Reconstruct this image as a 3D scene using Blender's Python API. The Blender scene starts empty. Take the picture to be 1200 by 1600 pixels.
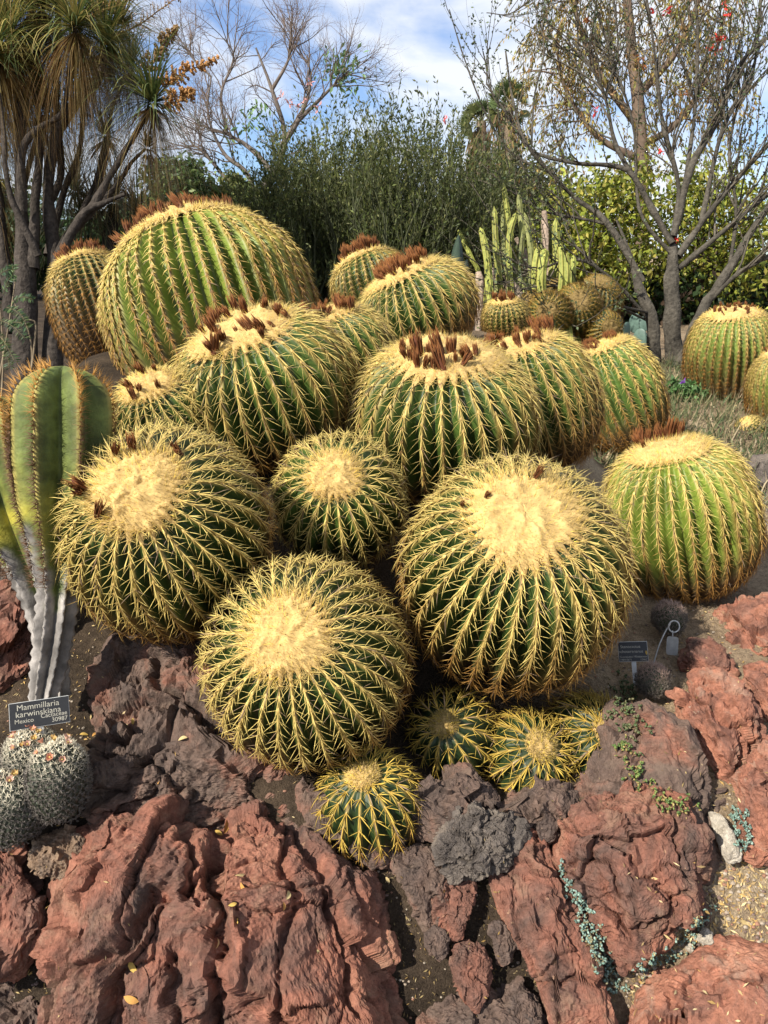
import bpy, math
import numpy as np
from mathutils import Matrix, Vector
R_ = math.radians
scene = bpy.context.scene
col = scene.collection

# ------------------------------------------------------------------ camera
EYE = np.array([0.0, 0.0, 1.60]); PITCH = R_(18.4); FPX = 1200.0
cam_d = bpy.data.cameras.new('camera'); cam = bpy.data.objects.new('camera', cam_d); col.objects.link(cam)
cam.location = EYE; cam.rotation_euler = (R_(90) - PITCH, 0, 0)
cam_d.sensor_fit = 'VERTICAL'; cam_d.sensor_height = 24.0; cam_d.lens = 24.0 * FPX / 1600.0
cam_d.clip_start = 0.05; cam_d.clip_end = 2000
scene.camera = cam
FW = np.array([0, math.cos(PITCH), -math.sin(PITCH)]); UP = np.array([0, math.sin(PITCH), math.cos(PITCH)]); RT = np.array([1.0, 0, 0])

# ------------------------------------------------------------------ sky and sun
SUN_EL, SUN_AZ = 41.0, 231.0          # azimuth clockwise from +Y: the sun stands behind the left shoulder
w = bpy.data.worlds.new('World'); scene.world = w; w.use_nodes = True
nt = w.node_tree; nt.nodes.clear()
def nd(t, typ, **kw):
    n = t.nodes.new(typ)
    for k, v in kw.items(): setattr(n, k, v)
    return n
sky = nd(nt, 'ShaderNodeTexSky', sky_type='NISHITA', sun_disc=False)
sky.sun_elevation = R_(SUN_EL); sky.sun_rotation = R_(SUN_AZ); sky.air_density = 1.0; sky.dust_density = 0.25; sky.ozone_density = 3.0
tc = nd(nt, 'ShaderNodeTexCoord'); mp = nd(nt, 'ShaderNodeMapping'); mp.inputs['Scale'].default_value = (1.0, 1.0, 2.3)
mp.inputs['Rotation'].default_value = (0.25, 0.3, 0.6)
n1 = nd(nt, 'ShaderNodeTexNoise'); n1.inputs['Scale'].default_value = 2.6; n1.inputs['Detail'].default_value = 7; n1.inputs['Roughness'].default_value = 0.55; n1.inputs['Distortion'].default_value = 0.5
rp = nd(nt, 'ShaderNodeValToRGB'); rp.color_ramp.elements[0].position = 0.41; rp.color_ramp.elements[1].position = 0.56
rp.color_ramp.elements[0].color = (0.12, 0.12, 0.12, 1); rp.color_ramp.elements[1].color = (0.92, 0.92, 0.92, 1)
mx = nd(nt, 'ShaderNodeMix', data_type='RGBA'); mx.inputs[7].default_value = (12.5, 12.9, 13.5, 1)
bg = nd(nt, 'ShaderNodeBackground'); bg.inputs['Strength'].default_value = 0.05
wo = nd(nt, 'ShaderNodeOutputWorld')
L = nt.links.new
L(tc.outputs['Generated'], mp.inputs['Vector']); L(mp.outputs[0], n1.inputs['Vector']); L(n1.outputs['Fac'], rp.inputs['Fac'])
L(rp.outputs['Color'], mx.inputs[0]); sm = nd(nt, 'ShaderNodeMix', data_type='RGBA', blend_type='MULTIPLY'); sm.inputs[0].default_value = 1.0; sm.inputs[7].default_value = (1.3, 1.6, 2.05, 1); L(sky.outputs[0], sm.inputs[6]); L(sm.outputs[2], mx.inputs[6]); L(mx.outputs[2], bg.inputs['Color']); L(bg.outputs[0], wo.inputs['Surface'])
sd = bpy.data.lights.new('sun', 'SUN'); sun = bpy.data.objects.new('sun', sd); col.objects.link(sun)
sd.energy = 5.0; sd.angle = R_(0.53); sd.color = (1.0, 0.94, 0.84)
TO_SUN = Vector((math.sin(R_(SUN_AZ)) * math.cos(R_(SUN_EL)), math.cos(R_(SUN_AZ)) * math.cos(R_(SUN_EL)), math.sin(R_(SUN_EL))))
sun.rotation_euler = TO_SUN.to_track_quat('Z', 'Y').to_euler(); sun.location = (-4, -4, 8)
vs = scene.view_settings
scene.display_settings.display_device = 'sRGB'
vs.view_transform = 'Standard'; vs.look = 'None'; vs.exposure = 0.72; vs.gamma = 1.0; vs.use_curve_mapping = False
scene.cycles.use_denoising = True
scene.cycles.max_bounces = 6; scene.cycles.diffuse_bounces = 3

# ------------------------------------------------------------------ helpers
def nrm(v):
    v = np.asarray(v, float); return v / np.maximum(np.linalg.norm(v, axis=-1, keepdims=True), 1e-12)
def P(px, py, d):
    return EYE + d * (FW + (px - 600) / FPX * RT - (py - 800) / FPX * UP)
def ray(px, py):
    return nrm(FW + (px - 600) / FPX * RT - (py - 800) / FPX * UP)
_perm = np.random.RandomState(7).permutation(256); _perm = np.concatenate([_perm, _perm])
_grad = nrm(np.random.RandomState(8).normal(size=(256, 3)))
def perlin(p, seed=0):
    p = np.asarray(p, float) + seed * 17.37
    i = np.floor(p).astype(int); f = p - i; u = f * f * f * (f * (f * 6 - 15) + 10); i &= 255
    r = 0
    for a in (0, 1):
        wx = u[:, 0] if a else 1 - u[:, 0]; ha = _perm[(i[:, 0] + a) & 255]
        for b in (0, 1):
            wy = u[:, 1] if b else 1 - u[:, 1]; hb = _perm[ha + ((i[:, 1] + b) & 255)]
            for c in (0, 1):
                wz = u[:, 2] if c else 1 - u[:, 2]; g = _grad[_perm[hb + ((i[:, 2] + c) & 255)]]
                r = r + wx * wy * wz * (g[:, 0] * (f[:, 0] - a) + g[:, 1] * (f[:, 1] - b) + g[:, 2] * (f[:, 2] - c))
    return r * 1.6
def fbm(p, o=4, seed=0, gain=0.5, ridged=False):
    s = 0; a = 1.0; p = np.asarray(p, float)
    for k in range(o):
        n = perlin(p, seed + k)
        s = s + a * ((1 - 2 * np.abs(n)) if ridged else n); a *= gain; p = p * 2.03
    return s
def sstep(a, b, x):
    t = np.clip((x - a) / (b - a), 0, 1); return t * t * (3 - 2 * t)

def mesh_np(name, V, T, colr=None, smooth=True):
    V = np.asarray(V, np.float32).reshape(-1, 3); T = np.asarray(T, np.int32).reshape(-1, 3)
    m = bpy.data.meshes.new(name); m.vertices.add(len(V)); m.vertices.foreach_set('co', V.ravel())
    m.loops.add(len(T) * 3); m.loops.foreach_set('vertex_index', T.ravel())
    m.polygons.add(len(T)); m.polygons.foreach_set('loop_start', np.arange(0, len(T) * 3, 3, dtype=np.int32))
    m.polygons.foreach_set('use_smooth', np.full(len(T), smooth, dtype=bool))
    if colr is not None:
        c = np.ones((len(V), 4), np.float32); c[:, :3] = colr
        a = m.color_attributes.new('Col', 'FLOAT_COLOR', 'POINT'); a.data.foreach_set('color', c.ravel())
    m.update(calc_edges=True); return m
def link(name, mesh, mat=None, parent=None):
    o = bpy.data.objects.new(name, mesh); col.objects.link(o)
    if mat is not None and mesh is not None and not mesh.materials: mesh.materials.append(mat)
    if parent is not None: o.parent = parent
    return o
def tag(o, label=None, cat=None, group=None, kind=None):
    if label: o['label'] = label
    if cat: o['category'] = cat
    if group: o['group'] = group
    if kind: o['kind'] = kind
    return o
def empty(name, loc, label, cat, group=None, rot=None):
    o = bpy.data.objects.new(name, None); col.objects.link(o); o.empty_display_size = 0.05
    if rot is not None: o.matrix_world = Matrix.Translation(Vector(loc)) @ rot.to_4x4()
    else: o.location = loc
    return tag(o, label, cat, group)
class Bag:
    def __init__(s): s.V = []; s.T = []; s.C = []; s.n = 0
    def add(s, V, T, C=None):
        V = np.asarray(V, float).reshape(-1, 3); s.V.append(V); s.T.append(np.asarray(T).reshape(-1, 3) + s.n); s.n += len(V)
        if C is None: C = (1, 1, 1)
        s.C.append(np.broadcast_to(np.asarray(C, float), V.shape))
    def mesh(s, name, off=None, smooth=True):
        V = np.concatenate(s.V)
        if off is not None: V = V - np.asarray(off)
        return mesh_np(name, V, np.concatenate(s.T), np.concatenate(s.C), smooth)
def frames(Pt):
    """tangent and two normals for paths Pt (N,S,3)"""
    t = np.empty_like(Pt); t[:, 1:-1] = Pt[:, 2:] - Pt[:, :-2]; t[:, 0] = Pt[:, 1] - Pt[:, 0]; t[:, -1] = Pt[:, -1] - Pt[:, -2]
    t = nrm(t); m = nrm(t.mean(1))
    ref = np.where(np.abs(m[:, 2:3]) < 0.8, np.array([[0, 0, 1.0]]), np.array([[1.0, 0, 0]]))[:, None, :]
    a = nrm(np.cross(t, np.broadcast_to(ref, t.shape))); b = np.cross(t, a)
    return t, a, b
def tubes(Pt, Rd, k=3, tip=True):
    """tubes along paths; last ring collapses to a point when tip. returns V,T and per-vertex (path, station)"""
    Pt = np.asarray(Pt, float); Rd = np.asarray(Rd, float); N, S = Rd.shape
    t, a, b = frames(Pt); ang = np.arange(k) * 2 * math.pi / k
    S2 = S - 1 if tip else S
    ring = Pt[:, :S2, None, :] + Rd[:, :S2, None, None] * (np.cos(ang)[None, None, :, None] * a[:, :S2, None, :] + np.sin(ang)[None, None, :, None] * b[:, :S2, None, :])
    V = ring.reshape(N, S2 * k, 3); st = np.repeat(np.arange(S2), k)
    if tip: V = np.concatenate([V, Pt[:, -1:, :]], 1); st = np.append(st, S - 1)
    per = V.shape[1]; T = []
    for s in range(S2 - 1):
        for j in range(k):
            j2 = (j + 1) % k; q = [s * k + j, s * k + j2, (s + 1) * k + j2, (s + 1) * k + j]
            T += [[q[0], q[1], q[2]], [q[0], q[2], q[3]]]
    if tip:
        for j in range(k): T.append([(S2 - 1) * k + j, (S2 - 1) * k + (j + 1) % k, S2 * k])
    T = np.array(T)[None] + (np.arange(N) * per)[:, None, None]
    return V.reshape(-1, 3), T.reshape(-1, 3), np.repeat(np.arange(N), per), np.tile(st, N)
def ribbons(Pt, Wd, side=None):
    Pt = np.asarray(Pt, float); N, S, _ = Pt.shape; t, a, b = frames(Pt)
    sd_ = a if side is None else nrm(np.cross(t, np.broadcast_to(side[:, None, :], t.shape)))
    V = np.stack([Pt - sd_ * Wd[..., None], Pt + sd_ * Wd[..., None]], 2).reshape(N, S * 2, 3); T = []
    for s in range(S - 1):
        q = [2 * s, 2 * s + 1, 2 * s + 3, 2 * s + 2]; T += [[q[0], q[1], q[2]], [q[0], q[2], q[3]]]
    T = np.array(T)[None] + (np.arange(N) * S * 2)[:, None, None]
    return V.reshape(-1, 3), T.reshape(-1, 3), np.repeat(np.arange(N), S * 2), np.tile(np.repeat(np.arange(S), 2), N)
def leaves(C, D, Nn, ln, wd):
    """folded rhombic leaves (4 verts, 2 tris) at C along D with normal Nn"""
    D = nrm(D); S = nrm(np.cross(D, Nn)); Nn = np.cross(S, D); ln = np.broadcast_to(ln, (len(C),))[:, None]; wd = np.broadcast_to(wd, (len(C),))[:, None]
    V = np.stack([C, C + D * ln * .5 + S * wd * .5 + Nn * wd * .18, C + D * ln, C + D * ln * .5 - S * wd * .5 + Nn * wd * .18], 1)
    T = np.array([[0, 1, 2], [0, 2, 3]])[None] + (np.arange(len(C)) * 4)[:, None, None]
    return V.reshape(-1, 3), T.reshape(-1, 3)
def rand_unit(n, rng): return nrm(rng.normal(size=(n, 3)))
def perp(v, rng):
    a = rng.normal(size=v.shape); return nrm(a - (a * v).sum(-1, keepdims=True) * v)
def basis_rot(z, x=None):
    z = nrm(z); x = np.array([1.0, 0, 0]) if x is None else np.asarray(x, float); x = nrm(x - z * x.dot(z)); y = np.cross(z, x)
    return Matrix(((x[0], y[0], z[0]), (x[1], y[1], z[1]), (x[2], y[2], z[2])))
_ico = {}
def ico(n):
    if n in _ico: return _ico[n]
    if n == 0:
        g = (1 + 5 ** .5) / 2
        V = nrm(np.array([[-1, g, 0], [1, g, 0], [-1, -g, 0], [1, -g, 0], [0, -1, g], [0, 1, g], [0, -1, -g], [0, 1, -g], [g, 0, -1], [g, 0, 1], [-g, 0, -1], [-g, 0, 1]]))
        T = np.array([[0, 11, 5], [0, 5, 1], [0, 1, 7], [0, 7, 10], [0, 10, 11], [1, 5, 9], [5, 11, 4], [11, 10, 2], [10, 7, 6], [7, 1, 8], [3, 9, 4], [3, 4, 2], [3, 2, 6], [3, 6, 8], [3, 8, 9], [4, 9, 5], [2, 4, 11], [6, 2, 10], [8, 6, 7], [9, 8, 1]])
    else:
        V0, T0 = ico(n - 1); E = np.sort(np.concatenate([T0[:, [0, 1]], T0[:, [1, 2]], T0[:, [2, 0]]]), 1)
        U, inv = np.unique(E[:, 0].astype(np.int64) * len(V0) + E[:, 1], return_inverse=True); inv = inv.ravel()
        M = nrm((V0[U // len(V0)] + V0[U % len(V0)]) / 2); V = np.concatenate([V0, M]); k = len(T0); a = inv[:k] + len(V0); b = inv[k:2 * k] + len(V0); c = inv[2 * k:] + len(V0)
        T = np.concatenate([np.stack([T0[:, 0], a, c], 1), np.stack([T0[:, 1], b, a], 1), np.stack([T0[:, 2], c, b], 1), np.stack([a, b, c], 1)])
    _ico[n] = (V, T); return V, T
def vnormals(V, T):
    fn = np.cross(V[T[:, 1]] - V[T[:, 0]], V[T[:, 2]] - V[T[:, 0]]); n = np.zeros_like(V)
    for k in range(3):
        for ax in range(3): n[:, ax] += np.bincount(T[:, k], fn[:, ax], len(V))
    return nrm(n)

# ------------------------------------------------------------------ materials
def mat_base(name, rough=0.6, spec=0.3):
    m = bpy.data.materials.new(name); m.use_nodes = True; t = m.node_tree; b = t.nodes['Principled BSDF']
    b.inputs['Roughness'].default_value = rough; b.inputs['Specular IOR Level'].default_value = spec
    return m, t, b
def noise(t, scale, detail=5, rough=.6, vec=None, dist=0):
    n = nd(t, 'ShaderNodeTexNoise'); n.inputs['Scale'].default_value = scale; n.inputs['Detail'].default_value = detail; n.inputs['Roughness'].default_value = rough; n.inputs['Distortion'].default_value = dist
    if vec is not None: t.links.new(vec, n.inputs['Vector'])
    return n
def ramp(t, fac, stops):
    r = nd(t, 'ShaderNodeValToRGB'); e = r.color_ramp.elements
    while len(e) < len(stops): e.new(0.5)
    for x, (p, c) in zip(e, stops): x.position = p; x.color = (*c, 1) if len(c) == 3 else c
    t.links.new(fac, r.inputs['Fac']); return r
def mixc(t, fac, a, b, mode='MIX'):
    m = nd(t, 'ShaderNodeMix', data_type='RGBA', blend_type=mode)
    for s, v in ((0, fac), (6, a), (7, b)):
        if hasattr(v, 'is_linked'): t.links.new(v, m.inputs[s])
        else: m.inputs[s].default_value = (*v, 1) if isinstance(v, tuple) and len(v) == 3 else v
    return m.outputs[2]
def bump(t, b, h, strength=.5, dist=.01):
    n = nd(t, 'ShaderNodeBump'); n.inputs['Strength'].default_value = strength; n.inputs['Distance'].default_value = dist
    t.links.new(h, n.inputs['Height']); t.links.new(n.outputs[0], b.inputs['Normal']); return n
def attr_mat(name, rough=.55, spec=.3, var=.35, scale=40., bumpd=0., transl=0.):
    """colour from the mesh's own pigment attribute, broken up by noise"""
    m, t, b = mat_base(name, rough, spec); a = nd(t, 'ShaderNodeVertexColor', layer_name='Col')
    tcn = nd(t, 'ShaderNodeTexCoord'); n = noise(t, scale, 4, .6, tcn.outputs['Object'])
    r = ramp(t, n.outputs['Fac'], [(.25, (1 - var,) * 3), (.75, (1 + var * .6,) * 3)])
    c = mixc(t, 1.0, a.outputs['Color'], r.outputs['Color'], 'MULTIPLY'); t.links.new(c, b.inputs['Base Color'])
    if bumpd: bump(t, b, n.outputs['Fac'], .6, bumpd)
    if transl:
        tr = nd(t, 'ShaderNodeBsdfTranslucent'); t.links.new(c, tr.inputs['Color']); ms = nd(t, 'ShaderNodeMixShader'); ms.inputs[0].default_value = transl
        o = t.nodes['Material Output']; t.links.new(b.outputs[0], ms.inputs[1]); t.links.new(tr.outputs[0], ms.inputs[2]); t.links.new(ms.outputs[0], o.inputs['Surface'])
    return m
def rock_mat(name, dark, mid, light, sc=6., dpos=.42, speck=(.5, .4, .3), rough=.9):
    m, t, b = mat_base(name, rough, .15); tcn = nd(t, 'ShaderNodeTexCoord'); v = tcn.outputs['Object']
    n1 = noise(t, sc, 8, .62, v, .6); n2 = noise(t, sc * 7, 6, .7, v); n3 = noise(t, sc * 30, 5, .7, v)
    c = ramp(t, n1.outputs['Fac'], [(dpos - .12, dark), (dpos + .02, tuple(.55 * a + .45 * bb for a, bb in zip(mid, dark))), (dpos + .1, mid), (dpos + .27, light)]).outputs['Color']
    f2 = ramp(t, n2.outputs['Fac'], [(.3, (.62,) * 3), (.7, (1.25,) * 3)]).outputs['Color']; c = mixc(t, 1.0, c, f2, 'MULTIPLY')
    f3 = ramp(t, n3.outputs['Fac'], [(.3, (.75,) * 3), (.72, (1.18,) * 3)]).outputs['Color']; c = mixc(t, 1.0, c, f3, 'MULTIPLY')
    n5 = noise(t, sc * 1.7, 6, .65, v, 1.2); f5 = ramp(t, n5.outputs['Fac'], [(.52, (0,) * 3), (.66, (.55,) * 3)]).outputs['Color']; c = mixc(t, f5, c, tuple(.5 * a + .5 * q for a, q in zip(speck, dark)))
    n4 = noise(t, sc * 11, 4, .5, v); f4 = ramp(t, n4.outputs['Fac'], [(.68, (0,) * 3), (.76, (.7,) * 3)]).outputs['Color']
    c = mixc(t, f4, c, speck); t.links.new(c, b.inputs['Base Color'])
    ad = nd(t, 'ShaderNodeMath', operation='ADD'); t.links.new(n2.outputs['Fac'], ad.inputs[0])
    mu = nd(t, 'ShaderNodeMath', operation='MULTIPLY'); mu.inputs[1].default_value = .22; t.links.new(n3.outputs['Fac'], mu.inputs[0]); t.links.new(mu.outputs[0], ad.inputs[1])
    bump(t, b, ad.outputs[0], 1.0, .009); return m
M = {}
M['skin'] = attr_mat('cactus_skin', .5, .35, .3, 30, .002)
M['spine'] = attr_mat('cactus_spine', .5, .3, .18, 60, 0, .12)
M['wool'] = attr_mat('cactus_wool', .9, .1, .25, 90, .004)
M['bristle'] = attr_mat('dry_flower_bristle', .7, .2, .3, 80)
M['bark'] = attr_mat('tree_bark', .9, .15, .6, 34, .03)
M['twig'] = attr_mat('twig_bark', .85, .15, .35, 20)
M['leaf'] = attr_mat('leaf', .5, .3, .35, 9, 0, .3)
M['petal'] = attr_mat('petal', .6, .2, .2, 30, 0, .25)
M['corky'] = attr_mat('columnar_cactus_skin', .65, .25, .4, 45, .006)
M['litter'] = attr_mat('litter', .9, .1, .3, 30)
M['rock_red'] = rock_mat('red_lava_rock', (.095, .066, .054), (.24, .102, .068), (.35, .165, .105), 5.5, .455, (.40, .24, .15))
M['rock_brown'] = rock_mat('dark_brown_lava_rock', (.075, .058, .05), (.15, .10, .077), (.27, .115, .075), 6.5, .43, (.24, .17, .12))
M['rock_grey'] = rock_mat('grey_lava_rock', (.06, .05, .045), (.15, .125, .105), (.24, .19, .15), 9, .42, (.36, .30, .23))
M['rock_pink'] = rock_mat('pinkish_lava_rock', (.13, .075, .06), (.32, .135, .085), (.40, .20, .13), 7, .42, (.44, .33, .24))
M['rock_tan'] = rock_mat('tan_stone', (.12, .09, .07), (.30, .20, .13), (.42, .31, .20), 12, .42, (.5, .42, .33))
M['pale_stone'] = rock_mat('pale_stone', (.28, .23, .17), (.48, .42, .33), (.58, .52, .43), 14, .36, (.2, .16, .12))
# ------------------------------------------------------------------ the ground: one sheet from the path to the horizon
_py = np.array([-300, 0.2, 0.65, 0.95, 1.15, 1.45, 1.75, 2.2, 4, 6, 12, 60, 900.]); _pz = np.array([0, 0, .02, .06, .13, .44, .53, .60, .70, .75, .85, 1.0, 1.0])
def ground(x, y, fine=True):
    x = np.asarray(x, float); y = np.asarray(y, float); h = np.interp(y, _py, _pz)
    h = h + .52 * sstep(1.65, 3.1, y) * (1 - sstep(.30, .95, x - (y - 2) * .1)) * sstep(-1.95, -1.2, x) * (1 - .75 * sstep(4.0, 6.5, y))
    h = h - .11 * np.exp(-((x - .34) / .22) ** 2 - ((y - 1.62) / .17) ** 2)
    if fine:
        sh = x.shape; q = np.stack([x.ravel(), y.ravel(), np.zeros(x.size)], 1); near = 1 - sstep(8, 30, q[:, 1])
        n = fbm(q * 2.2, 4, 3) * .035 * near + fbm(q * 14, 3, 9) * .007 * near; h = h + n.reshape(sh)
    return h
def warp(n, lo, hi, c, k):
    t = np.linspace(-1, 1, n); s = np.sinh(k * t) / np.sinh(k); return np.where(s < 0, c + s * (c - lo), c + s * (hi - c))
gx = warp(230, -900, 900, 0.1, 7.6); gy = warp(280, -300, 900, 1.7, 7.4)
GX, GY = np.meshgrid(gx, gy); GZ = ground(GX, GY); V = np.stack([GX, GY, GZ], -1).reshape(-1, 3)
i = (np.arange(len(gy) - 1)[:, None] * len(gx) + np.arange(len(gx) - 1)[None]).ravel(); nx = len(gx)
T = np.concatenate([np.stack([i, i + 1, i + nx + 1], 1), np.stack([i, i + nx + 1, i + nx], 1)])
m, t, b = mat_base('sandy_soil', .95, .1); tcn = nd(t, 'ShaderNodeTexCoord'); v = tcn.outputs['Object']
a1 = noise(t, 3.5, 6, .6, v); a2 = noise(t, 60, 6, .75, v); a3 = noise(t, 240, 4, .7, v)
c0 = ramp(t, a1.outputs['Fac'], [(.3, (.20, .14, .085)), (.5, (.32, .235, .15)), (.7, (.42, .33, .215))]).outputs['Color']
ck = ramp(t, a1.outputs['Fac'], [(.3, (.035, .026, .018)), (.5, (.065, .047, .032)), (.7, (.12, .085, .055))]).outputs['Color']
sx = nd(t, 'ShaderNodeSeparateXYZ'); t.links.new(v, sx.inputs[0]); mr = nd(t, 'ShaderNodeMapRange'); mr.inputs['From Min'].default_value = .36; mr.inputs['From Max'].default_value = .62; t.links.new(sx.outputs['X'], mr.inputs['Value'])   # soil colour darkened over the mound to paint its shade, pale sand beside it
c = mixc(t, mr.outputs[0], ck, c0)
c = mixc(t, 1.0, c, ramp(t, a2.outputs['Fac'], [(.28, (.5,) * 3), (.72, (1.35,) * 3)]).outputs['Color'], 'MULTIPLY')
c = mixc(t, 1.0, c, ramp(t, a3.outputs['Fac'], [(.3, (.7,) * 3), (.7, (1.25,) * 3)]).outputs['Color'], 'MULTIPLY')
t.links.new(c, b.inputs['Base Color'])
ad = nd(t, 'ShaderNodeMath', operation='ADD'); t.links.new(a2.outputs['Fac'], ad.inputs[0]); t.links.new(a3.outputs['Fac'], ad.inputs[1]); bump(t, b, ad.outputs[0], .9, .008)
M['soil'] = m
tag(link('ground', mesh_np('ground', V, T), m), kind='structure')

def ground_hit(px, py):
    r = ray(px, py); s = np.linspace(.6, 14, 6000); q = EYE + s[:, None] * r; k = np.argmax(q[:, 2] < ground(q[:, 0], q[:, 1], False)); return q[k]
def ground_normal(p, e=.12):
    g = lambda a, b_: float(ground(np.array(a), np.array(b_), False))
    return nrm([-(g(p[0] + e, p[1]) - g(p[0] - e, p[1])) / (2 * e), -(g(p[0], p[1] + e) - g(p[0], p[1] - e)) / (2 * e), 1])

# ------------------------------------------------------------------ rocks
def seg_dist(q, pl):
    d = np.full(len(q), 9.0)
    for a, b_ in zip(pl[:-1], pl[1:]):
        ab = b_ - a; tt = np.clip(((q - a) @ ab) / max(ab @ ab, 1e-9), 0, 1); d = np.minimum(d, np.linalg.norm(q - a - tt[:, None] * ab, axis=1))
    return d
def rock(name, label, poly, mat, thick, sub=5, seed=1, out=0., strike=60., amp=1., stretch=2.6, grooves=(), cells=14, nmix=.5, boxy=.62, dz=0., group='rocks of the lava bank', cat='rock', facet=1.):
    """outline in photo pixels laid on a plane through the ground there; thick = half thickness (m); grooves = [(pixel polyline, depth, width)]"""
    rng = np.random.RandomState(seed); pc = np.array(poly, float)
    x, y = pc[:, 0], pc[:, 1]; x2, y2 = np.roll(x, -1), np.roll(y, -1); cr = x * y2 - x2 * y; A = cr.sum() / 2; cx = ((x + x2) * cr).sum() / (6 * A); cy = ((y + y2) * cr).sum() / (6 * A)
    c = ground_hit(cx, cy); n = nrm(ground_normal(c) * (1 - nmix) + nrm(EYE - c) * nmix); c = c + n * out + np.array([0, 0, dz])
    u = nrm(RT - n * RT.dot(n)); vv = np.cross(n, u)
    def onplane(pp):
        r = np.array([ray(a, b_) for a, b_ in pp]); s = ((c - EYE) @ n) / (r @ n); q = EYE + s[:, None] * r - c; return np.stack([q @ u, q @ vv], 1)
    q = onplane(pc); th = np.arange(0, 360, 2.0) * math.pi / 180; Rr = np.zeros(len(th))
    for k, a in enumerate(th):
        d = np.array([math.cos(a), math.sin(a)]); e = np.roll(q, -1, 0) - q; den = d[0] * e[:, 1] - d[1] * e[:, 0]; den = np.where(np.abs(den) < 1e-9, 1e-9, den)
        s = (q[:, 0] * e[:, 1] - q[:, 1] * e[:, 0]) / den; uu = (q[:, 0] * d[1] - q[:, 1] * d[0]) / den; ok = (s > 0) & (uu >= -1e-6) & (uu <= 1 + 1e-6); Rr[k] = s[ok].max() if ok.any() else .05
    Rr = Rr * 1.05
    S, T = ico(sub); rho = np.hypot(S[:, 0], S[:, 1]); ang = np.arctan2(S[:, 1], S[:, 0]) % (2 * math.pi)
    Ri = np.interp(ang, np.append(th, 2 * math.pi), np.append(Rr, Rr[0])); rr = Ri * rho ** boxy
    V = np.stack([rr * np.cos(ang), rr * np.sin(ang), thick * np.sign(S[:, 2]) * np.abs(S[:, 2]) ** .8], 1)
    size = Rr.mean()
    for _ in range(14):                                   # broken flat faces
        pn = nrm(np.array([rng.normal(0, .55), rng.normal(0, .55), rng.uniform(.35, 1.2)])); pd = V @ pn; V = V - np.maximum(pd - pd.max() * rng.uniform(.83, .97), 0)[:, None] * pn * .92
    N = vnormals(V, T); sa = R_(strike); ca, sn = math.cos(sa), math.sin(sa)
    al = V[:, 0] * ca + V[:, 1] * sn; ac = -V[:, 0] * sn + V[:, 1] * ca; w3 = np.stack([al / stretch, ac, V[:, 2]], 1)
    sc = 1 / max(size, .03); wq = w3 + .25 * size * np.stack([fbm(V * sc * 1.5, 2, seed + 50 + k) for k in range(3)], 1)
    d = fbm(wq * sc * 1.6, 3, seed) * .045
    def vor(q, nc, sd2):
        rr = np.random.RandomState(sd2); cp = (rr.uniform(-1, 1, (nc, 3)) * np.array([size / stretch * 1.15, size * 1.15, thick * 1.2])).astype(np.float32); id_ = np.empty(len(q), int); gap = np.empty(len(q))
        for a in range(0, len(q), 20000):
            D = np.linalg.norm(q[a:a + 20000, None].astype(np.float32) - cp[None], axis=2); o = np.argpartition(D, 1, axis=1)[:, :2]; dd = np.take_along_axis(D, o, 1); sw = dd[:, 0] > dd[:, 1]; id_[a:a + 20000] = np.where(sw, o[:, 1], o[:, 0]); gap[a:a + 20000] = np.abs(dd[:, 0] - dd[:, 1])
        return cp, id_, gap, rr
    if cells:
        wob = .035 * size * np.stack([fbm(V * sc * 6, 3, seed + 60 + k) for k in range(3)], 1)
        for nc, hs_, ts_, cs_, cw in ((cells, .075, .24, .06, .024), (cells * 6, .024, .24, .028, .014)):
            cp, id_, gap, rr = vor(wq + wob, nc, seed + nc); tilt = rr.normal(size=(nc, 3)); rel = wq - cp[id_]
            d += facet * (rr.uniform(-hs_, hs_, nc)[id_] + (rel * tilt[id_]).sum(1) * sc * ts_ - cs_ * np.exp(-(gap * sc / cw) ** 2))
    rg = fbm(wq * sc * 3.2, 5, seed + 11, .55, True); d += (rg - .4) * .035
    d += fbm(V * sc * 9, 4, seed + 21, .6) * .03 + (fbm((V + wq) * 32, 5, seed + 31, .66, True) * .0030 + np.minimum(fbm(V * 95, 2, seed + 33) + .22, 0) * .009) / size
    disp = d * size * amp * .8
    qn = V[:, :2] + .018 * np.stack([fbm(V * 18, 3, seed + 70), fbm(V * 18, 3, seed + 71)], 1)
    for pl, dep, wid in grooves:
        g = seg_dist(qn, onplane(np.array(pl, float))); disp -= 1.35 * dep * np.exp(-(g / wid) ** 2) * (S[:, 2] > -.2)
    V = V + N * disp[:, None]
    rot = basis_rot(n, u); T = T[(S[T][:, :, 2] > -.32).any(1)]; us = np.unique(T); rm = np.zeros(len(V), int); rm[us] = np.arange(len(us)); V = V[us]; T = rm[T]          # the underside sits in the soil
    o = link(name, mesh_np(name, V, T, smooth=False), mat); o.matrix_world = Matrix.Translation(Vector(c)) @ rot.to_4x4()
    return tag(o, label, cat, group)
K = M
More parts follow.
